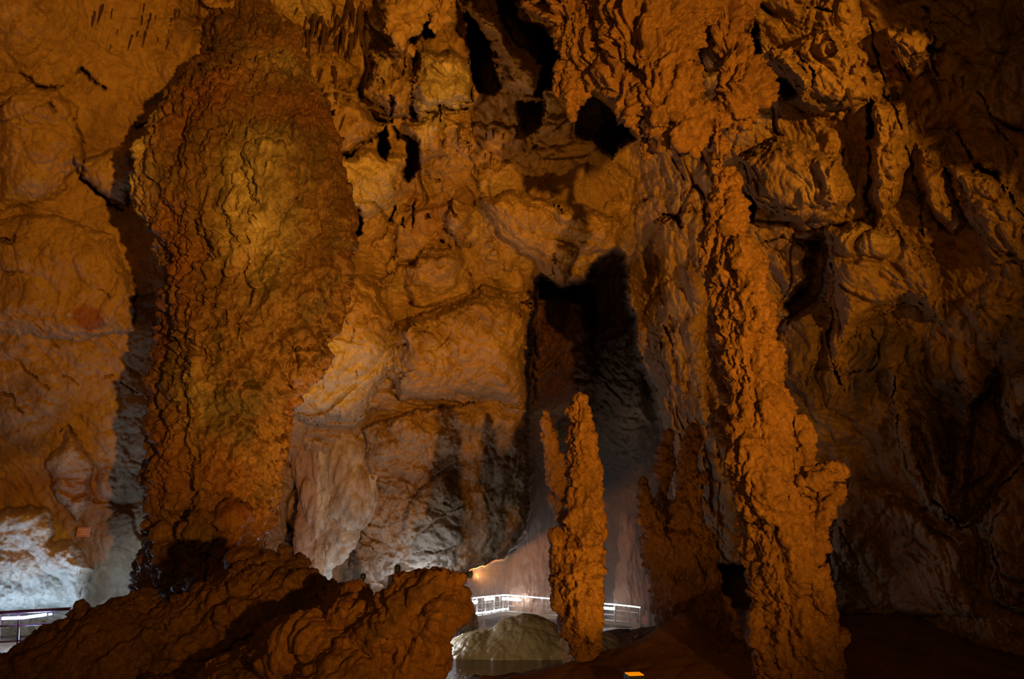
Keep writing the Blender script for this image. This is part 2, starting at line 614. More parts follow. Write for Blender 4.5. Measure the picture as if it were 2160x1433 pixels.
bulge([(-30, 1080), (60, 1060), (110, 1080), (115, 1140), (160, 1140), (200, 1200), (185, 1215), (190, 1290), (-30, 1300)], 1.1, 40)
bulge([(640, 120), (700, 100), (760, 150), (700, 190), (640, 200)], 0.6, 30)
# right wall: slanting drapes and blocks
bulge([(1560, 50), (1600, 60), (1660, 110), (1700, 150), (1715, 170), (1700, 200), (1650, 170), (1600, 110)], 0.9, 25)
bulge([(1560, 330), (1640, 290), (1780, 330), (1800, 420), (1740, 470), (1660, 470), (1590, 430)], 1.6, 50)
bulge([(1630, 100), (1750, 60), (1830, 110), (1840, 220), (1730, 240), (1650, 220)], 0.9, 50)
bulge([(1840, 215), (1910, 215), (1925, 300), (1900, 420), (1845, 480), (1835, 350)], 1.0, 30)
bulge([(1740, 480), (1800, 470), (1900, 480), (1980, 560), (1990, 680), (1900, 640), (1810, 700), (1770, 790), (1750, 780), (1755, 640)], 1.2, 45)
bulge([(1870, 60), (1960, 60), (1990, 130), (1930, 160), (1880, 120)], 0.6, 30)
bulge([(1990, 350), (2090, 360), (2170, 440), (2170, 560), (2100, 560), (2050, 480)], 0.9, 40)
bulge([(1930, 300), (1990, 320), (2000, 400), (2040, 470), (2010, 500), (1950, 430)], 0.6, 25)
bulge([(2120, 790), (2170, 780), (2170, 920), (2130, 880)], 0.8, 15)
bulge([(1870, 780), (1890, 770), (1920, 900), (1990, 1050), (2010, 1110), (1960, 1080), (1900, 980)], 0.8, 25)
bulge([(1930, 860), (1960, 870), (2010, 1050), (2020, 1110), (1985, 1080)], 0.7, 15)
bulge([(1650, 650), (1720, 640), (1730, 760), (1700, 840), (1650, 800)], 0.6, 25)
bulge([(1765, 1070), (1800, 1000), (1900, 1040), (1960, 1110), (2040, 1140), (2080, 1300), (1740, 1310)], 0.6, 50)
bulge([(2080, 1090), (2180, 1000), (2180, 1300), (2100, 1280)], 1.0, 25)
bulge([(1380, 470), (1470, 440), (1500, 560), (1480, 760), (1500, 900), (1400, 920), (1385, 760), (1370, 600)], 0.9, 40)

# --- the arch into the farther chamber
CH = [(1125, 600), (1140, 572), (1180, 605), (1240, 580), (1262, 540), (1290, 515), (1318, 532), (1325, 620), (1345, 690), (1350, 760), (1385, 830), (1400, 900), (1420, 1000), (1440, 1100), (1460, 1350), (900, 1350), (900, 1235), (985, 1206), (1060, 1178), (1104, 1120), (1112, 1050), (1106, 980), (1115, 880), (1112, 760), (1118, 660)]
s = window(CH, 20)
d = polydist(WU[s], WV[s], CH, True)
chm = sst(-2, 14, d)
far = 42 + 20 * sst(700, 1100, V[s]) + 2.5 * np.sin(U[s] / 37.0)
T[s] = T[s] * (1 - chm) + far * chm
CHM = np.zeros(U.shape, np.float32); CHM[s] = d
# nearer rock hung inside the arch on the left
bulge([(1118, 640), (1160, 610), (1230, 620), (1255, 700), (1250, 860), (1220, 880), (1120, 880)], 7, 22)
bulge([(1325, 560), (1350, 640), (1345, 730), (1375, 900), (1330, 860), (1318, 700)], 4, 14)

# --- dark cavities
pit([(862, -60), (944, -60), (940, 30), (915, 75), (897, 85), (885, 60), (872, 95), (858, 50)], 6, 8)
pit([(978, 25), (990, 15), (1012, 60), (1040, 100), (1056, 190), (1045, 205), (1015, 200), (995, 160), (985, 90)], 5, 10)
pit([(1028, -60), (1070, -60), (1090, 35), (1150, 58), (1180, 95), (1188, 150), (1150, 150), (1125, 120), (1085, 85), (1058, 50)], 7, 8)
pit([(1160, 75), (1180, 80), (1220, 150), (1170, 165), (1140, 210), (1120, 200), (1140, 150)], 5, 10)
pit([(1225, 165), (1260, 190), (1300, 215), (1345, 290), (1330, 300), (1285, 345), (1250, 300), (1205, 290), (1205, 230)], 3.5, 25)
pit([(848, 285), (870, 285), (888, 305), (880, 360), (862, 385), (846, 375), (855, 325)], 3.0, 6)
pit([(737, 425), (750, 425), (768, 470), (760, 490), (740, 490)], 3, 5)
pit([(796, 278), (815, 270), (824, 300), (815, 335), (800, 318)], 3, 5)
pit([(1090, 215), (1150, 200), (1150, 260), (1110, 290), (1090, 260)], 2, 14)
pit([(1563, 405), (1590, 408), (1600, 470), (1580, 470), (1565, 440)], 2.5, 6)
pit([(1690, 500), (1740, 480), (1755, 560), (1745, 640), (1660, 690), (1640, 640), (1700, 580)], 2.0, 20)
pit([(1590, 45), (1602, 60), (1608, 120), (1622, 190), (1612, 200), (1580, 160), (1578, 140), (1590, 120)], 3, 6)
pit([(1640, 150), (1700, 190), (1660, 215), (1630, 190)], 1.5, 14)
pit([(1830, 200), (1842, 220), (1840, 290), (1830, 290)], 2, 5)
pit([(2040, 860), (2110, 760), (2125, 900), (2170, 950), (2080, 1080), (2020, 1110)], 1.6, 25)
pit([(1500, 1180), (1590, 1190), (1600, 1420), (1520, 1350), (1505, 1270)], 4, 12)

# --- cracks
for pts, w, dp in [
    ([(45, 160), (75, 182), (130, 186), (178, 148)], 3.2, 1.0), ([(178, 148), (195, 168), (218, 185)], 4.0, 1.2),
    ([(0, 222), (40, 192)], 2.5, .8), ([(0, 262), (40, 245), (100, 215)], 1.8, .4), ([(175, 335), (178, 385), (210, 415), (247, 438), (256, 436)], 3.5, 1.4),
    ([(102, 218), (118, 235)], 3, .7), ([(145, 232), (165, 260), (178, 300)], 1.6, .5), ([(0, 508), (20, 512), (26, 502)], 3, .8), ([(0, 578), (40, 575)], 1.5, .5),
    ([(60, 550), (100, 520)], 1.4, .3), ([(210, 610), (232, 625)], 2, .5), ([(65, 680), (95, 700), (120, 735)], 1.4, .4), ([(35, 755), (60, 790), (100, 825)], 2.0, .5),
    ([(0, 825), (30, 835), (45, 870)], 2.5, .6), ([(130, 790), (160, 805)], 1.6, .4), ([(225, 795), (240, 793)], 2, .5), ([(255, 805), (285, 830)], 1.6, .5),
    ([(130, 915), (148, 900), (162, 922)], 2.0, .6), ([(275, 260), (285, 270), (320, 262)], 2, .6), ([(300, 300), (312, 310)], 2.5, .6),
    ([(20, 480), (60, 470)], 1.2, .3),
    # centre ceiling
    ([(760, 190), (768, 225), (800, 255), (830, 262)], 6, 2.2), ([(826, 195), (822, 250)], 3, 1.4), ([(700, 228), (692, 250), (696, 300), (720, 335), (735, 325)], 3.5, 1.6),
    ([(720, 335), (760, 310), (795, 285)], 3.5, 1.6), ([(830, 262), (842, 290)], 5, 1.8), ([(662, 215), (672, 260), (690, 290)], 2, .8),
    ([(875, 235), (940, 232), (985, 228)], 2.2, .8), ([(950, 236), (985, 228)], 4, 1.2), ([(930, 230), (928, 255)], 2.5, 1.0), ([(900, 236), (915, 245)], 3, 1.0),
    ([(892, 355), (930, 340), (965, 325)], 1.8, .5), ([(838, 395), (830, 450), (822, 470)], 2.6, 1.2), ([(878, 425), (868, 460), (865, 495)], 2.4, 1.0), ([(850, 455), (848, 480)], 2.6, 1.0),
    ([(895, 362), (905, 375), (925, 380)], 2.4, .8), ([(1045, 330), (1060, 345), (1062, 360)], 2.4, .8), ([(980, 350), (1000, 380), (1010, 400)], 1.8, .6), ([(1045, 390), (1060, 400), (1075, 395)], 2.2, .7),
    ([(905, 440), (900, 458)], 4, 1.0), ([(952, 440), (962, 458)], 3.4, 1.0), ([(950, 490), (965, 520), (975, 530), (992, 515)], 3.0, 1.0), ([(915, 505), (935, 510)], 2.6, .8),
    ([(1168, 540), (1170, 600)], 2.4, .8), ([(990, 560), (992, 610)], 2, .6), ([(870, 690), (890, 700), (925, 675)], 2.2, .8), ([(830, 735), (850, 728)], 2.6, .8), ([(1085, 620), (1102, 612)], 2, .6),
    ([(735, 650), (740, 635), (760, 640), (775, 680), (790, 670)], 2.4, .5), ([(738, 545), (770, 560)], 1.6, .4), ([(750, 695), (730, 670)], 1.8, .5), ([(745, 780), (760, 820), (763, 850)], 1.1, .3),
    ([(690, 695), (712, 735)], 2.0, .7), ([(700, 860), (730, 866)], 1.2, .3), ([(600, 870), (628, 895), (665, 880), (672, 905)], 1.6, .5), ([(960, 980), (1010, 975), (1060, 900)], 1.4, .4),
    ([(720, 1130), (760, 1110)], 1.2, .4), ([(845, 1100), (870, 1050), (860, 1010)], 1.8, .5), ([(930, 1060), (980, 1050)], 1.6, .4), ([(880, 1170), (910, 1165)], 1.5, .4),
    # right wall
    ([(1680, 112), (1712, 140), (1715, 160), (1708, 190)], 3.2, 1.2), ([(1830, 45), (1850, 120), (1870, 190), (1890, 240), (1900, 270)], 2.2, .8), ([(1882, 95), (1900, 130), (1920, 165)], 3.4, 1.0),
    ([(1955, 60), (1965, 110), (1980, 160)], 2.6, .8), ([(1833, 225), (1840, 290), (1835, 330), (1820, 420), (1845, 480)], 4, 1.2), ([(1950, 20), (1965, 60), (1975, 110)], 2.8, .8),
    ([(1910, 315), (1920, 340), (1935, 400), (1945, 460), (1950, 500)], 2.8, 1.1), ([(2015, 275), (2030, 300), (2055, 330)], 3.0, 1.0), ([(2060, 195), (2100, 260), (2150, 330)], 2.2, .8),
    ([(2065, 350), (2090, 370), (2160, 450)], 6, 1.6), ([(1990, 350), (2000, 380)], 2.4, .8), ([(1780, 320), (1783, 365)], 2.6, .8), ([(1700, 20), (1750, 25)], 2.5, .7), ([(1845, 700), (1860, 760), (1765, 800)], 1.6, .5),
    ([(1885, 800), (1895, 900)], 3.0, 1.0), ([(1925, 930), (1960, 1040), (2010, 1100), (2025, 1115)], 3.2, 1.2), ([(2010, 1115), (2060, 1100), (2110, 1030), (2170, 970)], 3.2, 1.2), ([(2045, 1180), (2065, 1260)], 4, 1.0),
    ([(1750, 1080), (1780, 1130), (1812, 1190)], 2.2, .6), ([(1785, 1095), (1795, 1110)], 2.6, .6), ([(1870, 1050), (1940, 1060)], 1.2, .3), ([(1970, 1240), (2040, 1275)], 1.2, .3),
    ([(1760, 560), (1755, 640), (1745, 700), (1760, 760), (1775, 830)], 3, 1.2), ([(1405, 690), (1415, 740), (1420, 760)], 4, 1.2), ([(1400, 455), (1430, 460), (1438, 480)], 4, 1.4),
    ([(1460, 560), (1500, 570)], 1.6, .4), ([(1590, 520), (1650, 500), (1700, 515)], 2.5, .5), ([(1640, 690), (1680, 650)], 4, 1.0),
]:
    crack(pts, w, dp)
ridge([(808, 470), (812, 490), (835, 500)], 4, .3)
for bx, by, br in ((827, 560, 14), (836, 545, 9), (838, 570, 9), (810, 600, 11), (1040, 545, 14), (1030, 520, 10), (1070, 560, 12), (980, 300, 14), (1095, 305, 16), (1000, 330, 12)):
    bulge([(bx + br * math.cos(a * .785), by + br * math.sin(a * .785)) for a in range(8)], .45, br)

# --- mineral stains, plus shade of recesses painted in as dark patches
stain_shading([(590, 700), (700, 690), (820, 720), (830, 790), (760, 890), (600, 880)], 0, .45, 50)
stain_shading([(890, 110), (1000, 130), (1000, 220), (890, 310), (870, 290)], 0, .5, 25)
stain_shading([(690, 330), (850, 320), (840, 440), (770, 470), (700, 400)], 0, .35, 30)
stain_shading([(-100, 1090), (110, 1090), (200, 1180), (190, 1300), (-100, 1310)], 0, .8, 30)
stain_shading([(850, 1100), (960, 1050), (1000, 1200), (800, 1260), (740, 1220)], 0, .4, 40)
stain_shading([(1120, 590), (1345, 540), (1370, 820), (1300, 900), (1200, 860), (1120, 880)], 1, .55, 30)  # shade inside the arch recess, put into the colour
stain_shading([(940, 990), (1080, 900), (1112, 1000), (1100, 1140), (1000, 1180), (930, 1120)], 1, .45, 30)  # painted shade low on the back wall
stain_shading([(800, 1000), (930, 960), (960, 1000), (870, 1040)], 2, .35, 30)
stain_shading([(1780, 720), (1850, 640), (1960, 720), (2060, 840), (2010, 1060), (1940, 920), (1890, 760), (1800, 900)], 1, .6, 30)
stain_shading([(1650, 640), (1740, 640), (1760, 820), (1700, 960), (1650, 850)], 1, .45, 40)
stain_shading([(1640, 170), (1700, 190), (1830, 210), (1820, 240), (1690, 235), (1630, 215)], 1, .6, 15)
stain_shading([(1225, 165), (1345, 290), (1285, 345), (1205, 290)], 1, .7, 20)  # painted shade of the pit beside the hanging mass
stain_shading([(150, 650), (180, 640), (222, 665), (220, 690), (190, 708), (155, 680)], 2, .85, 8)
stain_shading([(0, 1000), (230, 980), (230, 1090), (120, 1080), (110, 1040), (0, 1060)], 2, .5, 30)
stain_shading([(850, 400), (950, 420), (940, 520), (860, 500)], 2, .3, 20)
stain_shading([(1120, 640), (1250, 640), (1250, 860), (1120, 860)], 2, .5, 20)
stain_shading([(2060, 700), (2170, 640), (2170, 780), (2110, 860), (2040, 900)], 1, .5, 40)

# --- natural relief over it all
X = (U - W0 / 2) / F; Y = (H0 / 2 - V) / F
DIR = X[..., None] * RT + Y[..., None] * UP + FW
DIR = DIR.astype(np.float32)
PT = (EYE + T[..., None] * DIR).reshape(-1, 3).astype(np.float32)
warp = np.stack([fbm(PT, .45, 3, .5, 60), fbm(PT, .45, 3, .5, 61), fbm(PT, .45, 3, .5, 62)], 1) * 0.7
PW = PT + warp
flat = lambda a: a.ravel().astype(np.float32)
wl = flat(sst(520, 250, U))                                   # smooth left wall
wceil = flat(sst(420, 120, V))
wr = flat(sst(1500, 1700, U))
wc = 1 - np.clip(wl + wr, 0, 1)
big = fbm(PW, .16, 3, .5, 3)
lum = billow(PW, .38, 3, .55, 6)
lum2 = billow(PW, 1.25, 3, .55, 9)
fl = billow(PW, (1.3, 1.3, .28), 3, .55, 12)
fine = fbm(PW, 2.6, 3, .6, 20)
finer = billow(PT, 6.0, 2, .6, 24)
D = big * (0.5 + .5 * wr) + lum * (0.30 * wl + 0.85 * wc + 0.60 * wr) + lum2 * (0.04 * wl + .13 * wc + .09 * wr) + fine * .07 + finer * .035
lowc = flat(sst(800, 1000, V) * sst(1200, 1000, U)) * (1 - wl)
rough3 = np.stack([fbm(PT, 1.6, 3, .6, 63), fbm(PT, 1.6, 3, .6, 64), fbm(PT, 1.6, 3, .6, 65)], 1) * .30
PR = PT + rough3
mask = np.clip(.55 + 1.6 * fbm(PT, .3, 2, .5, 66), .1, 1)
D += plates(PR, .75, 1) * (.02 * wl + .36 * wc + .24 * wr) * mask
D += plates(PR, 2.1, 2) * (.01 * wl + .11 * wc + .08 * wr) * mask
D += plates(PR, 5.5, 3) * (.006 * wl + .03 * wc + .02 * wr)
D += fl * (0.26 * wr + .25 * lowc + .12)
chw = flat(CHM > 4).astype(np.float32)
D = D * (1 + .8 * chw)
T -= D.reshape(T.shape)
# thin dark clefts
f1, f2 = cell(PW, .42, 5)
edge = np.exp(-((f2 - f1) / .035) ** 2)
T += (edge * (.10 * wl + .45 * wc + .40 * wr) * np.clip(.2 + 2.2 * fbm(PT, .25, 2, .5, 33), 0, 1)).reshape(T.shape).astype(np.float32)
pale = np.clip(fbm(PW, .5, 4, .6, 70) * 1.6 - .25, 0, .6)
ST[..., 0] = np.clip(ST[..., 0] + pale.reshape(T.shape) * .5, 0, 1)
dk = np.clip(fbm(PW, (.35, .35, .2), 4, .6, 75) * 1.8 - .25, 0, .7) * (.3 + .7 * np.clip(wc * .6 + wr, 0, 1))
ST[..., 1] = np.clip(ST[..., 1] + dk.reshape(T.shape) * .6, 0, 1)

PT = (EYE + T[..., None] * DIR).astype(np.float32)
idx = np.arange(NY * NX).reshape(NY, NX)
FQ = np.stack([idx[:-1, :-1], idx[1:, :-1], idx[1:, 1:], idx[:-1, 1:]], -1)
# which named surface each patch belongs to
wob = 40 * np.sin(U / 90.0) + 25 * np.sin(U / 37.0)
lab = np.full((NY, NX), 1)
lab[(U < 560)] = 0
lab[(U > 1490)] = 2
lab[V < 330 + wob] = 3
lab[CHM > 2] = 4
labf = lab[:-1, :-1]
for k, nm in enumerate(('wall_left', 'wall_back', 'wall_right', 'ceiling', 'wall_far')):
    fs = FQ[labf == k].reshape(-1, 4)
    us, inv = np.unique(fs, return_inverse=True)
    o = mesh_obj(nm, PT.reshape(-1, 3)[us], inv.reshape(-1, 4), M_WALL, stain_shading=ST.reshape(-1, 3)[us])
    tag(o, kind='structure')


def wall_t(px, py):
    i = int(np.clip(np.searchsorted(XS, px), 0, NX - 1)); j = int(np.clip(np.searchsorted(YS, py), 0, NY - 1))
    return float(T[j, i])


# ------------------------------------------------------------------ floor
gx = np.concatenate([np.linspace(-26, -12, 30, endpoint=False), np.arange(-12, 12, .09), np.linspace(12, 24, 30)])
gy = np.concatenate([np.linspace(2, 10, 30, endpoint=False), np.arange(10, 30, .08), np.linspace(30, 62, 130)])
GX, GY = np.meshgrid(gx, gy)
fp = np.stack([GX.ravel(), GY.ravel(), np.zeros(GX.size)], 1).astype(np.float32)
Z = np.full(GX.shape, -0.05)
Z += 1.0 * sst(2.8, 6.5, GX) * sst(13.5, 18.5, GY) * sst(27, 21, GY)                                # bank under the right wall
Z -= 0.65 * sst(-4.2, -3, GX) * sst(3.4, 2.2, GX) * sst(12.5, 14, GY) * sst(26, 24, GY)               # pool basin
Z += 0.65 * np.exp(-((GX - 3.1) / 1.5) ** 2 - ((GY - 13.0) / 1.9) ** 2)            # mound of the stalagmites
Z += 0.64 * sst(-1.3, -.6, GX) * sst(4, 3, GX) * np.exp(-((GY - 13.6) / .8) ** 2)  # dark ledge before the pool
Z += 0.45 * sst(-2.2, -4.0, GX) * sst(13, 17, GY)                                  # path level behind the ridge
Z -= 0.9 * sst(26, 32, GY) * sst(-4, -2, GX) * sst(20, 14, GX)
Z += 0.35 * np.exp(-((GX - 6.5) / 3.0) ** 2 - ((GY - 28) / 5.0) ** 2)
Z += (fbm(fp, .5, 4, .5, 81) * .22 + billow(fp, 1.6, 3, .5, 82) * .10 + fbm(fp, 5, 2, .5, 83) * .02).reshape(GX.shape)
gi = np.arange(GX.size).reshape(GX.shape)
gf = np.stack([gi[:-1, :-1], gi[:-1, 1:], gi[1:, 1:], gi[1:, :-1]], -1).reshape(-1, 4)
tag(mesh_obj('floor', np.stack([GX.ravel(), GY.ravel(), Z.ravel()], 1), gf, M_FLOOR), kind='structure')


# ------------------------------------------------------------------ rock displacement recipes
def d_column(p):
    w = p + np.stack([fbm(p, 1.6, 3, .55, 91), fbm(p, 1.6, 3, .55, 92), fbm(p, 1.6, 3, .55, 93)], 1) * .22
    up = sst(7.5, 10.0, p[:, 2])
    k = 1 - .6 * up
    d = (billow(w, (.9, .9, .45), 2, .5, 94) - .6) * .34
    d += (billow(w, (2.6, 2.6, 1.7), 3, .6, 95) - .6) * .17 * k
    d += (knobs(w, (5.0, 5.0, 3.2), 4) - .5) * .055 * k
    d += (billow(w, (6.5, 6.5, 1.1), 3, .6, 97) - .6) * .10
    d += fbm(w, 9, 3, .6, 99) * .035 * k
    d += plates(w, (2.6, 2.6, 1.8), 5) * .13 * k + plates(w, (7, 7, 4.5), 6) * .045
    d += (billow(p, (3.2, 3.2, .28), 2, .55, 98) - .6) * .16 * up
    d -= np.clip(fbm(w, (1.5, 1.5, .9), 3, .6, 96) - .30, 0, 1) * .9 * k
    return d


def d_stalag(p):
    w = p + np.stack([fbm(p, 2.0, 3, .55, 101), fbm(p, 2.0, 3, .55, 102), fbm(p, 2.0, 3, .55, 103)], 1) * .13
    d = (billow(w, (1.5, 1.5, .8), 2, .5, 104) - .6) * .20
    d += (billow(w, (4.2, 4.2, 2.8), 3, .6, 105) - .6) * .085
    d += (knobs(w, (8.5, 8.5, 6.0), 14) - .5) * .035
    d += (billow(w, (8.0, 8.0, 1.6), 2, .5, 107) - .6) * .055
    d += plates(w, (4.5, 4.5, 3.2), 7) * .065 + plates(w, (12, 12, 8), 8) * .022
    d += fbm(w, 14, 3, .6, 109) * .018
    return d


def d_hang(p):
    w = p + np.stack([fbm(p, .9, 3, .5, 111), fbm(p, .9, 3, .5, 112), p[:, 0] * 0], 1) * .35
    d = (billow(w, (.9, .9, .3), 2, .5, 114) - .6) * .40
    d += (billow(w, (4.5, 4.5, .65), 2, .6, 117) - .6) * .24
    d += plates(w, (4.0, 4.0, 1.6), 9) * .11 + plates(w, (9, 9, 4), 10) * .04
    d += (billow(w, (10.0, 10.0, 1.5), 2, .5, 118) - .6) * .09
    d += fbm(w, 6, 3, .6, 119) * .03
    d -= np.clip(fbm(w, (1.9, 1.9, .6), 3, .6, 116) - .16, 0, 1) * 1.8
    return d


def d_bould(p):
    w = p + np.stack([fbm(p, 1.0, 2, .5, 121), fbm(p, 1.0, 2, .5, 122), fbm(p, 1.0, 2, .5, 123)], 1) * .3
    d = (billow(w, (1.1, 1.1, 1.3), 3, .5, 124) - .6) * .34
    d += (billow(w, 3.2, 3, .55, 127) - .6) * .09
    d += plates(w, 2.4, 11) * .10 + plates(w, 7, 12) * .04
    d += (knobs(w, 8.0, 23) - .5) * .02
    d += fbm(w, 10, 4, .65, 129) * .05
    return d


def d_soft(p):
    d = (billow(p, (.9, .9, .3), 3, .5, 134) - .6) * .5
    d += (billow(p, (3, 3, .5), 2, .5, 137) - .6) * .16
    return d


# ------------------------------------------------------------------ great left column
t = 14.0
col = [(545, 60, 110, 17.2, .7), (540, 150, 115, 16.6, .7), (532, 220, 140, 15.6, .7), (522, 290, 178, 14.8, .65), (512, 370, 205, 14.2, .65), (524, 440, 205, 14.0, .65),
       (545, 510, 190, 14.0, .65), (545, 590, 185, 14.0, .7), (528, 660, 172, 14.0, .75), (510, 730, 150, 14.0, .8), (485, 800, 138, 14.0, .9), (468, 870, 130, 14.0, .9), (458, 950, 130, 14.0, .9),
       (447, 1030, 122, 14.0, .9), (438, 1110, 117, 14.0, .9), (425, 1190, 105, 14.0, .9), (400, 1270, 85, 14.0, 1), (420, 1400, 110, 14.0, 1), (420, 1560, 130, 14.0, 1)]


def col_stain_light(p):
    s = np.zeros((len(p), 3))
    # light on shoulder crest and left rim painted pale, plus calcite patches
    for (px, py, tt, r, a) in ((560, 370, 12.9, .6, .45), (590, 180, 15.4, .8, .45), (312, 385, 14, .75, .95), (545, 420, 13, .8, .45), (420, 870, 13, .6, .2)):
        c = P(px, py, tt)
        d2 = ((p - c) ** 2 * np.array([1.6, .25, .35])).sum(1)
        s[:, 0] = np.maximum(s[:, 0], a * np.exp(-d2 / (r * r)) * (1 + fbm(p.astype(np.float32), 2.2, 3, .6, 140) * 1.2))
    s[:, 1] = np.clip(fbm(p.astype(np.float32), (1.1, 1.1, .22), 5, .65, 141) * 2.4 - .05, 0, .8)
    s[:, 2] = np.clip(fbm(p.astype(np.float32), (.5, .5, .4), 3, .6, 142) * 1.2, 0, .4)
    return s


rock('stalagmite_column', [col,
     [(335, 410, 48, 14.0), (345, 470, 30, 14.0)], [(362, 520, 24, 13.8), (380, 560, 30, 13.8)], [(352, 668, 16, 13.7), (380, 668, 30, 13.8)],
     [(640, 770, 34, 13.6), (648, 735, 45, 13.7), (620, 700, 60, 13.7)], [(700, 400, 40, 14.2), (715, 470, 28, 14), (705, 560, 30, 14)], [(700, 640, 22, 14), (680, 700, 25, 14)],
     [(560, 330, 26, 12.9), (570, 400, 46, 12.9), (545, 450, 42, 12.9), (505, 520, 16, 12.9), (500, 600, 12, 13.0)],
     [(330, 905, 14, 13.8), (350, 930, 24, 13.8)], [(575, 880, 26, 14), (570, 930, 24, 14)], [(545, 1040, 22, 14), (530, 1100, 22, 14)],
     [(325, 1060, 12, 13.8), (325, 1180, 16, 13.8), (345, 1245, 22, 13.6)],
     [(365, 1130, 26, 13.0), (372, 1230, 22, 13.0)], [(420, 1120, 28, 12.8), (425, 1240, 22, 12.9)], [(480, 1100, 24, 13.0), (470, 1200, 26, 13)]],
     M_COL, d_column, .03, 'massive knobbly brown column rising from the boulder ridge and widening into the ceiling', 'stalagmite', stain_shading=col_stain_light)
rock('mossy_rock_knob', [[(302, 1150, 8, 14.6), (300, 1200, 13, 14.6), (302, 1240, 15, 14.6), (302, 1420, 40, 14.6)]], M_BOULD, d_stalag, .03,
     'dark olive fringe of rock at the foot of the massive column', 'rock')

# ------------------------------------------------------------------ tall right column with its ledge
rc = [(1532, 372, 20, 11.2), (1533, 400, 28, 11.1), (1532, 450, 36, 11.0), (1530, 510, 42, 10.9), (1548, 560, 54, 10.8), (1556, 620, 54, 10.7), (1566, 680, 58, 10.6), (1580, 740, 58, 10.5), (1592, 800, 58, 10.4),
      (1604, 860, 58, 10.3), (1612, 920, 56, 10.2), (1610, 980, 60, 10.1), (1625, 1050, 64, 10.0), (1645, 1120, 70, 10.0), (1660, 1190, 76, 9.9), (1672, 1260, 76, 9.9), (1682, 1330, 76, 9.8), (1688, 1430, 84, 9.8), (1690, 1600, 120, 9.8)]
rock('stalagmite_column', [rc,
     [(1570, 530, 32, 10.4), (1578, 600, 34, 10.35), (1592, 680, 36, 10.2)],
     [(1500, 540, 22, 10.9), (1512, 620, 18, 10.9)], [(1505, 680, 10, 11.2), (1520, 740, 20, 11.1), (1535, 820, 22, 10.9)], [(1528, 880, 22, 11.0), (1540, 925, 20, 10.9)],
     [(1570, 905, 22, 9.8), (1578, 950, 32, 9.7), (1590, 1000, 42, 9.6), (1610, 1060, 46, 9.5)],
     [(1680, 905, 16, 10.1), (1672, 945, 22, 10.1)], [(1702, 930, 12, 9.9), (1694, 965, 18, 9.9), (1685, 1000, 22, 9.9)],
     [(1768, 997, 13, 9.9), (1750, 1003, 24, 9.75), (1722, 1010, 26, 9.7), (1700, 1022, 26, 9.7)], [(1772, 1030, 10, 9.9), (1755, 1045, 22, 9.9), (1735, 1070, 26, 9.8), (1715, 1110, 28, 9.8), (1710, 1170, 26, 9.8)],
     [(1722, 1205, 24, 9.5), (1726, 1260, 26, 9.5), (1720, 1330, 30, 9.5)], [(1785, 1338, 8, 9.7), (1765, 1352, 18, 9.6), (1740, 1385, 30, 9.5), (1735, 1430, 34, 9.5)],
     [(1588, 1130, 16, 9.9), (1600, 1180, 20, 9.9)], [(1598, 1300, 14, 9.4), (1604, 1350, 18, 9.4), (1612, 1420, 20, 9.4)]],
     M_STAL, d_stalag, .022, 'tall leaning orange column with a jutting ledge, meeting the hanging stalactite above', 'stalagmite')

# ------------------------------------------------------------------ centre stalagmites
rock('stalagmite', [[(1224, 845, 12, 12), (1226, 880, 22, 12), (1229, 930, 30, 12), (1232, 990, 34, 12), (1231, 1050, 36, 12), (1228, 1110, 40, 12), (1221, 1170, 48, 12), (1219, 1230, 52, 12), (1228, 1300, 44, 12), (1245, 1360, 22, 12), (1256, 1420, 13, 12), (1262, 1500, 40, 12)],
     [(1205, 870, 7, 12.1), (1210, 900, 12, 12.1)], [(1185, 1130, 16, 11.9), (1180, 1190, 16, 11.9), (1182, 1250, 18, 11.9), (1205, 1330, 16, 11.9), (1238, 1400, 12, 11.9)]],
     M_STAL, d_stalag, .02, 'slender rough stalagmite standing in front of the lit walkway', 'stalagmite')
rock('stalagmite', [[(1355, 1012, 6, 14), (1362, 1050, 16, 14), (1374, 1100, 26, 14), (1392, 1160, 34, 14), (1415, 1220, 42, 14), (1440, 1280, 52, 14), (1470, 1350, 75, 14), (1480, 1450, 110, 14)],
     [(1464, 912, 14, 14.2), (1456, 960, 20, 14.2), (1451, 1020, 22, 14.1), (1449, 1080, 30, 14.0), (1452, 1150, 44, 14), (1462, 1230, 50, 14), (1475, 1310, 60, 14)],
     [(1408, 915, 8, 14.6), (1402, 980, 13, 14.6), (1400, 1050, 12, 14.5), (1410, 1110, 18, 14.4)], [(1495, 1240, 20, 14), (1515, 1290, 24, 14), (1535, 1350, 36, 14), (1560, 1450, 70, 14)], [(1485, 1000, 9, 14), (1470, 1010, 12, 14)]],
     M_STAL, d_stalag, .024, 'broad forked stalagmite with several prongs, between the slender one and the leaning column', 'stalagmite')
# smaller ones seen through the gap behind
rock('stalagmite', [[(1150, 872, 5, 17), (1156, 910, 11, 17), (1166, 960, 18, 17), (1178, 1010, 24, 17), (1190, 1100, 20, 17), (1203, 1250, 18, 17), (1215, 1430, 22, 17)]], M_STAL, d_stalag, .03,
     'thin glistening stalagmite just left behind the slender rough one', 'stalagmite')
rock('stalagmite', [[(1118, 975, 12, 47), (1122, 1020, 24, 47), (1135, 1080, 34, 47), (1140, 1150, 50, 47), (1130, 1230, 62, 47), (1130, 1340, 80, 47)]], M_STAL, d_soft, .08,
     'hazy orange stalagmite standing behind the white-lit walkway beneath the overhang', 'stalagmite')
rock('stalagmite', [[(1318, 1085, 7, 47), (1326, 1120, 18, 47), (1328, 1180, 24, 47), (1335, 1240, 36, 47), (1340, 1330, 60, 47)], [(1372, 1190, 16, 47), (1368, 1250, 24, 47), (1370, 1330, 40, 47)]], M_STAL, d_soft, .08,
     'hazy rock stub beyond the far end of the white-lit walkway', 'stalagmite')

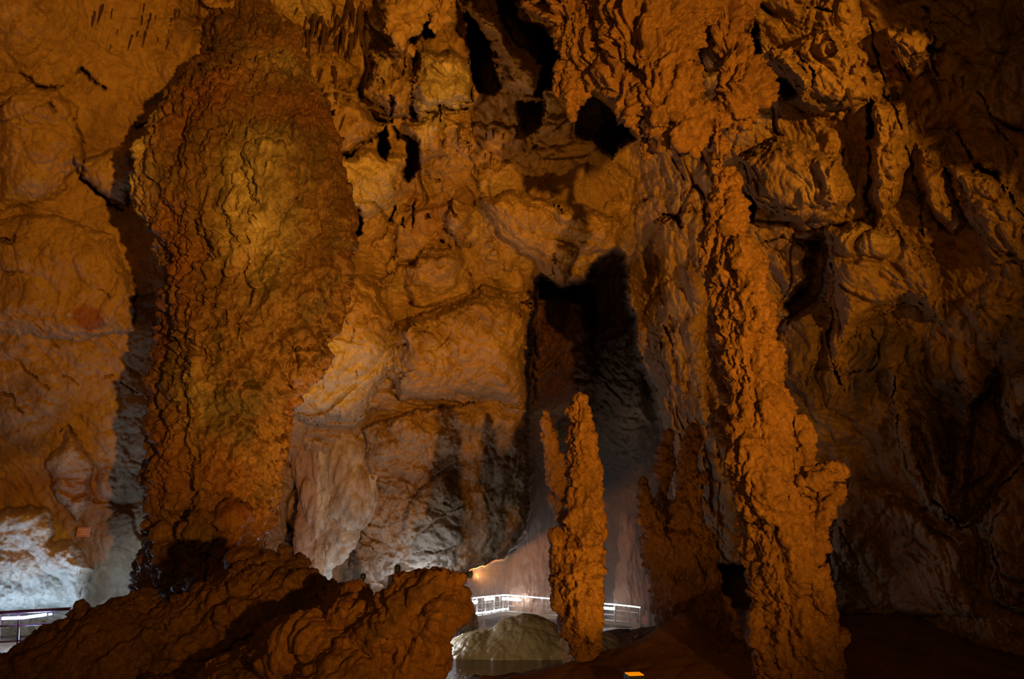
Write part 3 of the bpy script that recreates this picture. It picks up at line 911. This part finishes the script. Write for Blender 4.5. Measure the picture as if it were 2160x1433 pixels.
# ------------------------------------------------------------------ hanging formations
rock('stalactite_mass', [[(1400, -260, 300, 13.5, .8), (1395, -60, 190, 12.8, .8), (1380, 40, 120, 12.2, .8), (1365, 110, 92, 12, .8)],
     [(1190, -60, 90, 13), (1200, 20, 50, 12.8), (1225, 80, 40, 12.6), (1262, 130, 36, 12.4), (1290, 165, 34, 12.3)],
     [(1300, 150, 40, 12), (1322, 200, 26, 11.9), (1336, 250, 14, 11.8), (1345, 274, 6, 11.8)],
     [(1400, 130, 60, 11.9), (1398, 190, 42, 11.7), (1402, 240, 28, 11.6), (1412, 280, 16, 11.6)],
     [(1440, 180, 46, 11.7), (1446, 240, 36, 11.5), (1462, 290, 26, 11.4), (1475, 318, 12, 11.4)],
     [(1480, 240, 34, 11.6), (1496, 285, 20, 11.5)],
     [(1540, -60, 70, 12.4), (1535, 20, 38, 12.2), (1538, 80, 36, 12), (1552, 140, 42, 11.8), (1562, 190, 54, 11.7), (1548, 235, 36, 11.6)],
     [(1517, 250, 24, 11.5), (1516, 290, 14, 11.3), (1517, 330, 10, 11.2), (1518, 372, 13, 11.2)]],
     M_STAL, d_hang, .03, 'huge fluted mass of stalactites hanging above the tall leaning column', 'stalactite')
rock('stalactite', [[(1222, 110, 22, 13), (1217, 160, 26, 12.6), (1213, 200, 22, 12.5), (1209, 232, 14, 12.5), (1207, 256, 5, 12.5)], [(1172, 160, 6, 12.6), (1174, 185, 8, 12.6), (1180, 208, 3, 12.6), (1190, 140, 16, 12.7)]], M_STAL, d_stalag, .025,
     'stubby tongue-shaped stalactite hanging left of the huge fluted mass', 'stalactite')
rock('stalactite', [[(1372, 235, 16, 12), (1367, 270, 9, 12), (1361, 300, 11, 12), (1361, 325, 9, 12), (1366, 347, 3, 12)], [(1388, 262, 14, 12), (1384, 288, 11, 12), (1377, 312, 4, 12)]], M_STAL, d_stalag, .02,
     'small double-pointed stalactite under the middle of the huge fluted mass', 'stalactite')
rock('stalactite', [[(905, -120, 60, 15.5), (880, -20, 30, 15.3), (850, 40, 22, 15.2), (845, 90, 10, 15.1), (868, 110, 3, 15.1)], [(960, -100, 40, 15.6), (930, 10, 16, 15.5), (915, 60, 8, 15.4)]], M_WALL, d_hang, .035,
     'ragged pointed drapery hanging from the ceiling at the upper edge of the view', 'stalactite')
rock('flowstone_curtain', [[(705, 925, 62, 24.4, .5), (712, 960, 78, 24.2, .5), (715, 1010, 86, 24.0, .5), (717, 1060, 78, 23.9, .5), (712, 1110, 58, 23.8, .5), (702, 1155, 34, 23.7, .5), (692, 1195, 14, 23.7, .5), (688, 1224, 5, 23.7, .5)],
     [(648, 940, 26, 24.0, .6), (650, 1020, 28, 23.6, .6), (652, 1090, 28, 23.4, .6), (655, 1160, 26, 23.3, .6), (660, 1240, 24, 23.3, .6)]],
     M_WALL, d_soft, .05, 'pale fluted flowstone curtain tapering to a point behind the boulder ridge', 'flowstone',
     stain_shading=lambda p: np.stack([np.clip(.5 + fbm(p.astype(np.float32), (1.5, 1.5, .3), 3, .6, 150), 0, .8), np.clip(fbm(p.astype(np.float32), (1.5, 1.5, .3), 3, .6, 152), 0, .3),
                               np.where(p[:, 0] < P(672, 1100, 23.5)[0], .55, 0)], 1))

# small stalactites dotted over the ceiling
def spike(seed):
    rs = np.random.RandomState(seed)
    n, m = 9, 7
    v, f = [], []
    bx, by = rs.uniform(-.12, .12, 2)
    for i in range(m):
        u = i / (m - 1)
        r = (1 - u) ** .8 * .5 * (1 + rs.uniform(-.15, .15)) + .02
        for k in range(n):
            a = 2 * math.pi * k / n
            rr = r * (1 + .18 * math.sin(3 * a + seed))
            v.append((rr * math.cos(a) + bx * u * u * 4, rr * math.sin(a) + by * u * u * 4, .15 - 1.15 * u))
    for i in range(m - 1):
        for k in range(n):
            k2 = (k + 1) % n
            f.append((i * n + k, (i + 1) * n + k, (i + 1) * n + k2, i * n + k2))
    f.append(tuple(range(n))); f.append(tuple((m - 1) * n + k for k in range(n))[::-1])
    return v, f


spots = []
rs = np.random.RandomState(5)
CL = [
    (520, 95, 34, 45, 16, 1.0, 'small dark spike in the dense cluster on the ceiling above the massive column'),
    (430, 180, 60, 40, 22, .8, 'small spike on the ceiling along the massive column sloping left shoulder'),
    (290, 50, 120, 50, 12, .55, 'short spike scattered on the smooth upper left ceiling'),
    (640, 60, 60, 50, 12, .8, 'short spike on the ceiling above the top right shoulder of the massive column'),
    (700, 200, 40, 60, 8, .7, 'short spike beside the upper right edge of the massive column'),
    (740, 40, 40, 50, 8, 1.1, 'longer spike on the ceiling left of the ragged drapery'),
    (680, 365, 26, 12, 6, .9, 'thin spike in the little row over the pale wall block right of the massive column'),
    (1900, 150, 140, 90, 8, .6, 'short spike on the dim ceiling right of the huge fluted mass'),
    (1000, 300, 70, 60, 8, .6, 'short spike below the black ceiling clefts in the middle')]
for cx, cy, rx, ry, n, L, lb in CL:
    for _ in range(int(n * 1.7)):
        a = rs.uniform(0, 6.28); q = math.sqrt(rs.rand())
        spots.append((cx + rx * q * math.cos(a), cy + ry * q * math.sin(a), L * rs.uniform(.35, 1.0), lb))
protos = [mesh_obj('small_stalactite', *spike(k), M_STAL) for k in range(3)]
M_SPIKE = rock_mat('shadow_toned_spike_rock', (0.075, 0.036, 0.018), (0.03, 0.016, 0.01), (0.13, 0.065, 0.03), 1.8, (0.5, 0.8), 1.0, 0.3, 0.3)  # tone darkened to stand in for the black shadows the spikes cast
for q in protos: q.data.materials[0] = M_SPIKE
used = set()
for i, (px, py, L, lb) in enumerate(spots):
    gr = 'spikes: ' + lb.split(' on ')[-1].split(' in ')[-1].split(' beside ')[-1]
    pr = protos[i % 3]
    if pr.name in used: o = pr.copy(); C.objects.link(o)
    else: o = pr; used.add(pr.name)
    o.location = Vector(P(px, py, wall_t(px, py) + .02))
    w = L * rs.uniform(.16, .26)
    o.scale = (w, w, L)
    o.rotation_euler = (rs.uniform(-.12, .12), rs.uniform(-.12, .12), rs.uniform(0, 6))
    tag(o, lb, 'stalactite', gr)

# ------------------------------------------------------------------ boulders in front
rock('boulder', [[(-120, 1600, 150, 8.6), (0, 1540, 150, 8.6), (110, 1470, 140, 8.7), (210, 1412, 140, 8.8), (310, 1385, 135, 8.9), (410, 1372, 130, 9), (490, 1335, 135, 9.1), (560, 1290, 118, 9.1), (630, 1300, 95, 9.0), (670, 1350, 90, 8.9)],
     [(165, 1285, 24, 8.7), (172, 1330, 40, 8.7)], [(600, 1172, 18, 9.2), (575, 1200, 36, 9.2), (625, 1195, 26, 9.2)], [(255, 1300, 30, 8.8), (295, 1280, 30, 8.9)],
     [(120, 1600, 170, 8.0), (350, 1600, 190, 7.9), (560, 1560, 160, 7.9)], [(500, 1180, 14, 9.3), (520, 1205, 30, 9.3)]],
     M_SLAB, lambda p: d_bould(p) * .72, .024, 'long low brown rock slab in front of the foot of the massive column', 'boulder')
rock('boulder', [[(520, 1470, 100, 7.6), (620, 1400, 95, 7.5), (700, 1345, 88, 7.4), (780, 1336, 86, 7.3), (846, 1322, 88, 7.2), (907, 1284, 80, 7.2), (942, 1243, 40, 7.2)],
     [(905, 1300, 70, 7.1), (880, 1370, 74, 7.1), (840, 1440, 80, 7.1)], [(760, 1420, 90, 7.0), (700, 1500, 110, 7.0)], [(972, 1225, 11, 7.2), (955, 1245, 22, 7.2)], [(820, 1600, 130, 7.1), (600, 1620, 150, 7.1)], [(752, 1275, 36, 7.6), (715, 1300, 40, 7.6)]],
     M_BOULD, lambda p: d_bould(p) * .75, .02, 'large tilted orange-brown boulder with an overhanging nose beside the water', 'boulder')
rock('rock_knob', [[(709, 1228, 9, 8.2), (710, 1246, 13, 8.2), (712, 1290, 24, 8.2)]], M_BOULD, d_stalag, .015, 'small upright orange rock knob between the long slab and the tilted boulder', 'rock')
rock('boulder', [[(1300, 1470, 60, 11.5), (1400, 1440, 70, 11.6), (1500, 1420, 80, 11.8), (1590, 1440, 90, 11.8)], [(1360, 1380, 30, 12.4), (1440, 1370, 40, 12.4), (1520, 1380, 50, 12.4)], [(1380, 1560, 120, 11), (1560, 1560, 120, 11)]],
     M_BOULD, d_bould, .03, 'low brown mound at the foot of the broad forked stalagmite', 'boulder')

# ------------------------------------------------------------------ flowstone mound and pool
rock('flowstone_mound', [[(1060, 1402, 92, 21, 1.6), (1150, 1402, 94, 21, 1.6), (1240, 1405, 90, 21, 1.6)], [(1015, 1402, 86, 20.8, 1.4), (985, 1412, 66, 20.4, 1.4)], [(1110, 1440, 130, 20.5, 1.0)]],
     M_FLOW, lambda p: (billow(p, (1.1, 1.1, .22), 2, .5, 160) - .6) * .09 + (billow(p, (4, 4, .6), 2, .5, 161) - .6) * .05 + fbm(p, .5, 2, .5, 162) * .12, .04,
     'smooth wet olive flowstone mound glistening below the walkway', 'flowstone')
wm = bpy.data.materials.new('cave_water'); wm.use_nodes = True
wb = wm.node_tree.nodes['Principled BSDF']
wb.inputs['Base Color'].default_value = (0.035, 0.018, 0.009, 1); wb.inputs['Roughness'].default_value = 0.05
wn = wm.node_tree.nodes.new('ShaderNodeTexNoise'); wn.inputs['Scale'].default_value = 6.0; wn.inputs['Detail'].default_value = 3
wmp = wm.node_tree.nodes.new('ShaderNodeMapping'); wmp.inputs['Scale'].default_value = (.6, 2.0, 1)
wg = wm.node_tree.nodes.new('ShaderNodeNewGeometry')
wm.node_tree.links.new(wg.outputs['Position'], wmp.inputs['Vector']); wm.node_tree.links.new(wmp.outputs[0], wn.inputs['Vector'])
wbp = wm.node_tree.nodes.new('ShaderNodeBump'); wbp.inputs['Strength'].default_value = .9; wbp.inputs['Distance'].default_value = .16
wm.node_tree.links.new(wn.outputs['Fac'], wbp.inputs['Height']); wm.node_tree.links.new(wbp.outputs[0], wb.inputs['Normal'])
mb = MB(); mb.box((0.2, 17.0, -.34), (4.2, 0, 0), (0, 5.0, 0), (0, 0, .03))
tag(mb.build('water_pool', wm), 'shallow dark pool of water catching white reflections below the flowstone mound', 'water', kind='stuff')

# ------------------------------------------------------------------ far walkway
def walkway():
    NP = [(905, 1270, 1311, 34), (958, 1265, 1307, 37), (978, 1263, 1303, 38.2), (998, 1261, 1300, 39.5), (1017, 1259, 1298, 41), (1036, 1257, 1294.5, 42.5), (1055, 1255.5, 1291, 43.6), (1067, 1254.5, 1289.5, 44), (1105, 1257.5, 1292.5, 44), (1143, 1261, 1296, 44), (1183, 1264, 1299, 44),
          (1220, 1268, 1303, 44), (1262, 1272, 1307, 44), (1298, 1275, 1310, 44), (1327, 1278, 1313, 44), (1350, 1281, 1316, 44)]
    root = empty('walkway_bridge', P(1067, 1292, 44))
    tag(root, 'distant railed walkway lined with glaring white lights beyond the flowstone mound', 'walkway')
    top = [Vector(P(a, b, d)) for a, b, c, d in NP]
    bot = [Vector(P(a, c, d)) for a, b, c, d in NP]
    off = Vector((0.15, 1.5, 0))
    dk = MB()
    for i in range(len(NP) - 1):
        a, b = bot[i], bot[i + 1]
        m = (a + b) / 2 + off / 2 - Vector((0, 0, .14))
        dk.box(m, (b - a) / 2 * 1.01, off / 2 * 1.05, (0, 0, .12))
    dk.build('deck', M_DECK, root)
    for side, tp, bt in (('near', top, bot), ('far', [p + off for p in top], [p + off for p in bot])):
        MB().tube(tp, .035).build('top_rail', M_METAL, root)
        for h in (.30, .62):
            MB().tube([b * (1 - h) + t_ * h for b, t_ in zip(bt, tp)], .018, 6).build('mid_rail', M_METAL, root)
        for k in range(len(NP)):
            MB().tube([bt[k] - Vector((0, 0, .1)), tp[k]], .04, 6).build('post', M_METAL, root)
    dn = Vector((0, 0, -.03))
    for a, b in ((3, 7), (7, 9), (9, 12), (12, 15)):
        MB().tube([p + dn * 1.0 + Vector((0, -.05, 0)) for p in top[a:b + 1]], .028, 6).build('light_tube', M_LED, root)
    for a, b, f in ((1, 3, .75), (4, 5, .82), (6, 7, .75), (7, 8, .72), (9, 11, .68), (12, 13, .68)):
        pa = [bot[k] * (1 - f) + top[k] * f + off * .92 for k in range(a, b + 1)]
        MB().tube(pa, .07, 8).build('light_tube', M_LED, root)
    MB().tube([bot[k] + off * .9 + Vector((0, 0, .10)) for k in range(1, 8)], .05, 6).build('light_tube', M_LED, root)
    for k in (1, 4, 7, 10, 13):
        MB().tube([bot[k] + off / 2 - Vector((0, 0, 1.7)), bot[k] + off / 2 - Vector((0, 0, .1))], .09, 8).build('support_post', M_METAL, root)
    # the stair section coming down on the near side
    a = Vector(P(963, 1300, 24)); b = Vector(P(961, 1345, 24))
    s2 = empty('walkway_stair_rail', b)
    tag(s2, 'short dark upright railing with a bluish lamp beside the nose of the tilted boulder', 'railing')
    MB().tube([a, b], .03).build('post', M_RED, s2)
    MB().tube([Vector(P(954, 1298, 24)), Vector(P(954, 1342, 24))], .02).build('post', M_RED, s2)
    for h in (0.02, .98):
        MB().tube([a * (1 - h) + b * h, Vector(P(925, 1294 + 46 * h, 24))], .025).build('rail', M_RED, s2)
    MB().box(Vector(P(959, 1299, 23.9)), (.07, 0, 0), (0, .05, 0), (0, 0, .09)).build('lamp', M_LEDB, s2)
    # supporting foot down to the ground
    MB().tube([b, b - Vector((0, 0, 1.0))], .05).build('support_post', M_RED, s2)
    return top, bot, off


TOP, BOT, OFF = walkway()
for k, e in ((2, 30), (5, 50), (8, 50), (10, 40), (13, 30)):
    point('walkway_tube_light', BOT[k] + OFF * .5 + Vector((0, 0, .8)), e, (.85, .93, 1.0), .25)
point('stair_lamp_light', P(962, 1312, 23.4), 34, (.5, .75, 1.0), .12)
spot('mound_fill_light', P(905, 1345, 13.0), P(1110, 1370, 20), 420, (1.0, .86, .55), 80, .8, .1)  # added unseen spot behind the boulder, brightens the flowstone mound

# near-left railing
def left_rail():
    root = empty('path_railing', P(60, 1370, 20) * 1.0)
    tag(root, 'dark red path railing with a violet-white light tube beside the pale left wall', 'railing')
    t = 14.2
    def rl(y0, y1, r, nm, mat, x0=-120, x1=150):
        MB().tube([Vector(P(x0, y0, t)), Vector(P(x1, y1, t))], r, 8).build(nm, mat, root)
    rl(1300, 1285, .035, 'top_rail', M_RED)
    rl(1328, 1314, .02, 'mid_rail', M_RED)
    rl(1362, 1346, .02, 'mid_rail', M_RED)
    rl(1400, 1380, .02, 'mid_rail', M_RED)
    for x in (-110, 0, 40, 144):
        MB().tube([Vector(P(x, 1294, t)), Vector(P(x - 6, 1420, t))], .022, 8).build('post', M_RED, root)
    MB().tube([Vector(P(5, 1305, t - .06)), Vector(P(50, 1303.5, t - .06)), Vector(P(97, 1297, t - .06))], .03, 8).build('light_tube', M_LEDB, root)
    MB().tube([Vector(P(103, 1296.5, t - .06)), Vector(P(109, 1296, t - .06))], .02, 8).build('light_tube', M_LEDB, root)


left_rail()

# sign on the left wall
def sign():
    tt = wall_t(175, 1122) - .25
    c = Vector(P(176, 1123, tt))
    root = empty('sign', c)
    tag(root, 'small pink placard on the lower left wall above the pale rock', 'sign')
    ax = (Vector(P(190, 1123, tt)) - c) * .95
    az = Vector((0, 0, .11)); ay = Vector((0, .015, 0))
    MB().box(c, ax, ay, az).build('panel', M_SIGN, root)
    m = MB()
    for k, w in enumerate((.7, .55, .65)):
        m.box(c + Vector((0, -.018, .055 - .05 * k)), ax * w, (0, .002, 0), (0, 0, .010))
    m.build('lettering', M_SIGNW, root)
    MB().tube([c + Vector((0, .3, 0)), c], .02).build('bracket', M_BLACK, root)


sign()

# lamps
def floodlight(loc, target, label, size=.16):
    root = empty('floodlight', loc)
    tag(root, label, 'lamp')
    l = Vector(loc); d = (Vector(target) - l).normalized()
    sx = d.cross(Vector((0, 0, 1))).normalized(); sz = sx.cross(d)
    hs = MB().box(l, sx * size, d * size * .4, sz * size * .7).build('housing', M_BLACK, root)
    ls = MB().box(l + d * size * .42, sx * size * .9, d * .01, sz * size * .6).build('lens', M_AMB, root)
    ls.parent = hs
    MB().tube([l - sx * size * 1.1, l - sx * size * 1.1 - Vector((0, 0, size * 1.6)), l + sx * size * 1.1 - Vector((0, 0, size * 1.6)), l + sx * size * 1.1], .012, 6).build('bracket', M_BLACK, root)


fl_loc = P(1338, 1431, 10.2)
floodlight(fl_loc, P(1338, 900, 11) , 'small amber floodlight on the low brown mound, lens glowing', .13)
spot('amber_mound_light', Vector(fl_loc) + Vector((0, .15, .18)), P(1300, 950, 13), 160, AMBER, 130, .8, .06)
# lamp behind the nose of the boulder
ln = P(972, 1207, 30)
floodlight(ln, P(1250, 1100, 44), 'bright yellow floodlight shining out behind the nose of the tilted boulder', .3)
spot('amber_far_light', P(1003, 1216, 30.5), P(1180, 1120, 46), 6500, (1.0, .38, .11), 85, .7, .12)
rock('rock_knob', [[(965, 1216, 12, 30.6), (985, 1213, 9, 30.6), (992, 1216, 5, 30.6)], [(960, 1260, 30, 31), (950, 1330, 60, 31)]], M_FLOW, d_stalag, .05,
     'bright yellow-lit rock tip behind the nose of the tilted boulder', 'rock')

# ------------------------------------------------------------------ visitors behind the ridge
def person(px, py_top, t, height, label, facing):
    topw = Vector(P(px, py_top, t))
    base = Vector((topw.x, topw.y, topw.z - height))
    root = empty('person', base); root.rotation_euler = (0, 0, facing)
    tag(root, label, 'person', 'visitors behind the ridge')
    k = height / 1.7

    def skinned(name, pts, edges, mat, voxel=.012):
        vs, fs, b = [], [], 0
        for i, j in edges:
            (p0, r0), (p1, r1) = pts[i], pts[j]
            p0, p1 = np.array(p0), np.array(p1)
            n = max(2, int(np.linalg.norm(p1 - p0) / (min(r0, r1) * .35)))
            for u in np.linspace(0, 1, n):
                r = r0 * (1 - u) + r1 * u
                vs.append((ICO_V * r + p0 * (1 - u) + p1 * u) * k); fs.append(ICO_F + b); b += len(ICO_V)
        o = mesh_obj(name, np.concatenate(vs), np.concatenate(fs), mat)
        md = o.modifiers.new('r', 'REMESH'); md.mode = 'VOXEL'; md.voxel_size = voxel
        sm = o.modifiers.new('s', 'SMOOTH'); sm.iterations = 4
        me = bpy.data.meshes.new_from_object(o.evaluated_get(bpy.context.evaluated_depsgraph_get()))
        o.modifiers.clear(); o.data = me
        me.polygons.foreach_set('use_smooth', np.ones(len(me.polygons), dtype=bool))
        o.parent = root
        return o
    pts = {}
    def a(n, p, r): pts[n] = (p, r)
    a('pel', (0, 0, .92), .13); a('wst', (0, 0, 1.05), .12); a('che', (0, 0, 1.25), .14); a('nek', (0, .01, 1.43), .055); a('hb', (0, 0, 1.53), .07); a('ht', (0, -.01, 1.60), .085)
    a('chin', (0, .055, 1.50), .035); a('nose', (0, .095, 1.56), .014)
    ed = [('pel', 'wst'), ('wst', 'che'), ('che', 'nek'), ('nek', 'hb'), ('hb', 'ht'), ('hb', 'chin'), ('ht', 'nose')]
    for s_, sd in ((-1, 'l'), (1, 'r')):
        a(sd + 'sh', (s_ * .17, 0, 1.37), .06); a(sd + 'el', (s_ * .23, -.02, 1.10), .042); a(sd + 'wr', (s_ * .22, .08, .87), .028); a(sd + 'pa', (s_ * .215, .10, .80), .032)
        a(sd + 'ear', (s_ * .085, 0, 1.56), .018)
        a(sd + 'hip', (s_ * .085, 0, .88), .095); a(sd + 'kn', (s_ * .10, .02, .49), .06); a(sd + 'an', (s_ * .10, -.01, .09), .04); a(sd + 'to', (s_ * .11, .15, .04), .036)
        ed += [('che', sd + 'sh'), (sd + 'sh', sd + 'el'), (sd + 'el', sd + 'wr'), (sd + 'wr', sd + 'pa'), ('pel', sd + 'hip'), (sd + 'hip', sd + 'kn'), (sd + 'kn', sd + 'an'), (sd + 'an', sd + 'to'), ('hb', sd + 'ear')]
        for q in range(4):
            a(sd + 'f%d' % q, (s_ * (.225 - .004 * q), .075 + .018 * q, .725 + .006 * abs(q - 1.5)), .009); ed.append((sd + 'pa', sd + 'f%d' % q))
        a(sd + 'th', (s_ * .19, .135, .79), .010); ed.append((sd + 'pa', sd + 'th'))
    skinned('body', pts, ed, M_SKIN)
    jk = dict(pts)
    for n in ('wst', 'che'): jk[n] = (pts[n][0], pts[n][1] + .02)
    jk['pel'] = (pts['pel'][0], .15)
    for sd in 'lr':
        jk[sd + 'sh'] = (pts[sd + 'sh'][0], .075); jk[sd + 'el'] = (pts[sd + 'el'][0], .055); jk[sd + 'wr'] = (pts[sd + 'wr'][0], .040)
    jk['nk'] = ((0, 0, 1.40), .07)
    skinned('jacket', jk, [('pel', 'wst'), ('wst', 'che'), ('che', 'nk'), ('che', 'lsh'), ('che', 'rsh'), ('lsh', 'lel'), ('rsh', 'rel'), ('lel', 'lwr'), ('rel', 'rwr')], M_CLOTH)
    tr = dict(pts)
    for sd in 'lr':
        tr[sd + 'hip'] = (pts[sd + 'hip'][0], .11); tr[sd + 'kn'] = (pts[sd + 'kn'][0], .075); tr[sd + 'an'] = ((pts[sd + 'an'][0][0], pts[sd + 'an'][0][1], .12), .06)
    skinned('trousers', tr, [('lhip', 'lkn'), ('lkn', 'lan'), ('rhip', 'rkn'), ('rkn', 'ran'), ('lhip', 'rhip')], M_CLOTH2)
    hr = {'a': ((0, -.025, 1.625), .092), 'b': ((0, -.045, 1.56), .085), 'c': ((0, .0, 1.65), .07), 'd': ((0, -.03, 1.50), .065)}
    skinned('hair', hr, [('a', 'b'), ('a', 'c'), ('b', 'd')], M_HAIR)


person(838, 1192.5, 18.5, 1.68, 'dark-haired head of a person showing just above the boulder, close to its hump', 0.5)
person(767, 1211, 18.5, 1.58, 'dark-haired head of a person showing low above the boulder, farther from its hump', -0.4)

# ------------------------------------------------------------------ haze of the far chamber
hm = bpy.data.materials.new('cave_haze'); hm.use_nodes = True
hn = hm.node_tree; hn.nodes.remove(hn.nodes['Principled BSDF'])
vs_ = hn.nodes.new('ShaderNodeVolumeScatter'); vs_.inputs['Density'].default_value = 0.016; vs_.inputs['Anisotropy'].default_value = 0.3
vs_.inputs['Color'].default_value = (.9, .88, .82, 1)
hn.links.new(vs_.outputs[0], hn.nodes['Material Output'].inputs['Volume'])
hz = MB(); hz.box((3, 41, 4.0), (14, 0, 0), (0, 9.5, 0), (0, 0, 6.5))
tag(hz.build('haze', hm), 'thin mist hanging in the far chamber around the lit walkway', 'haze', kind='stuff')
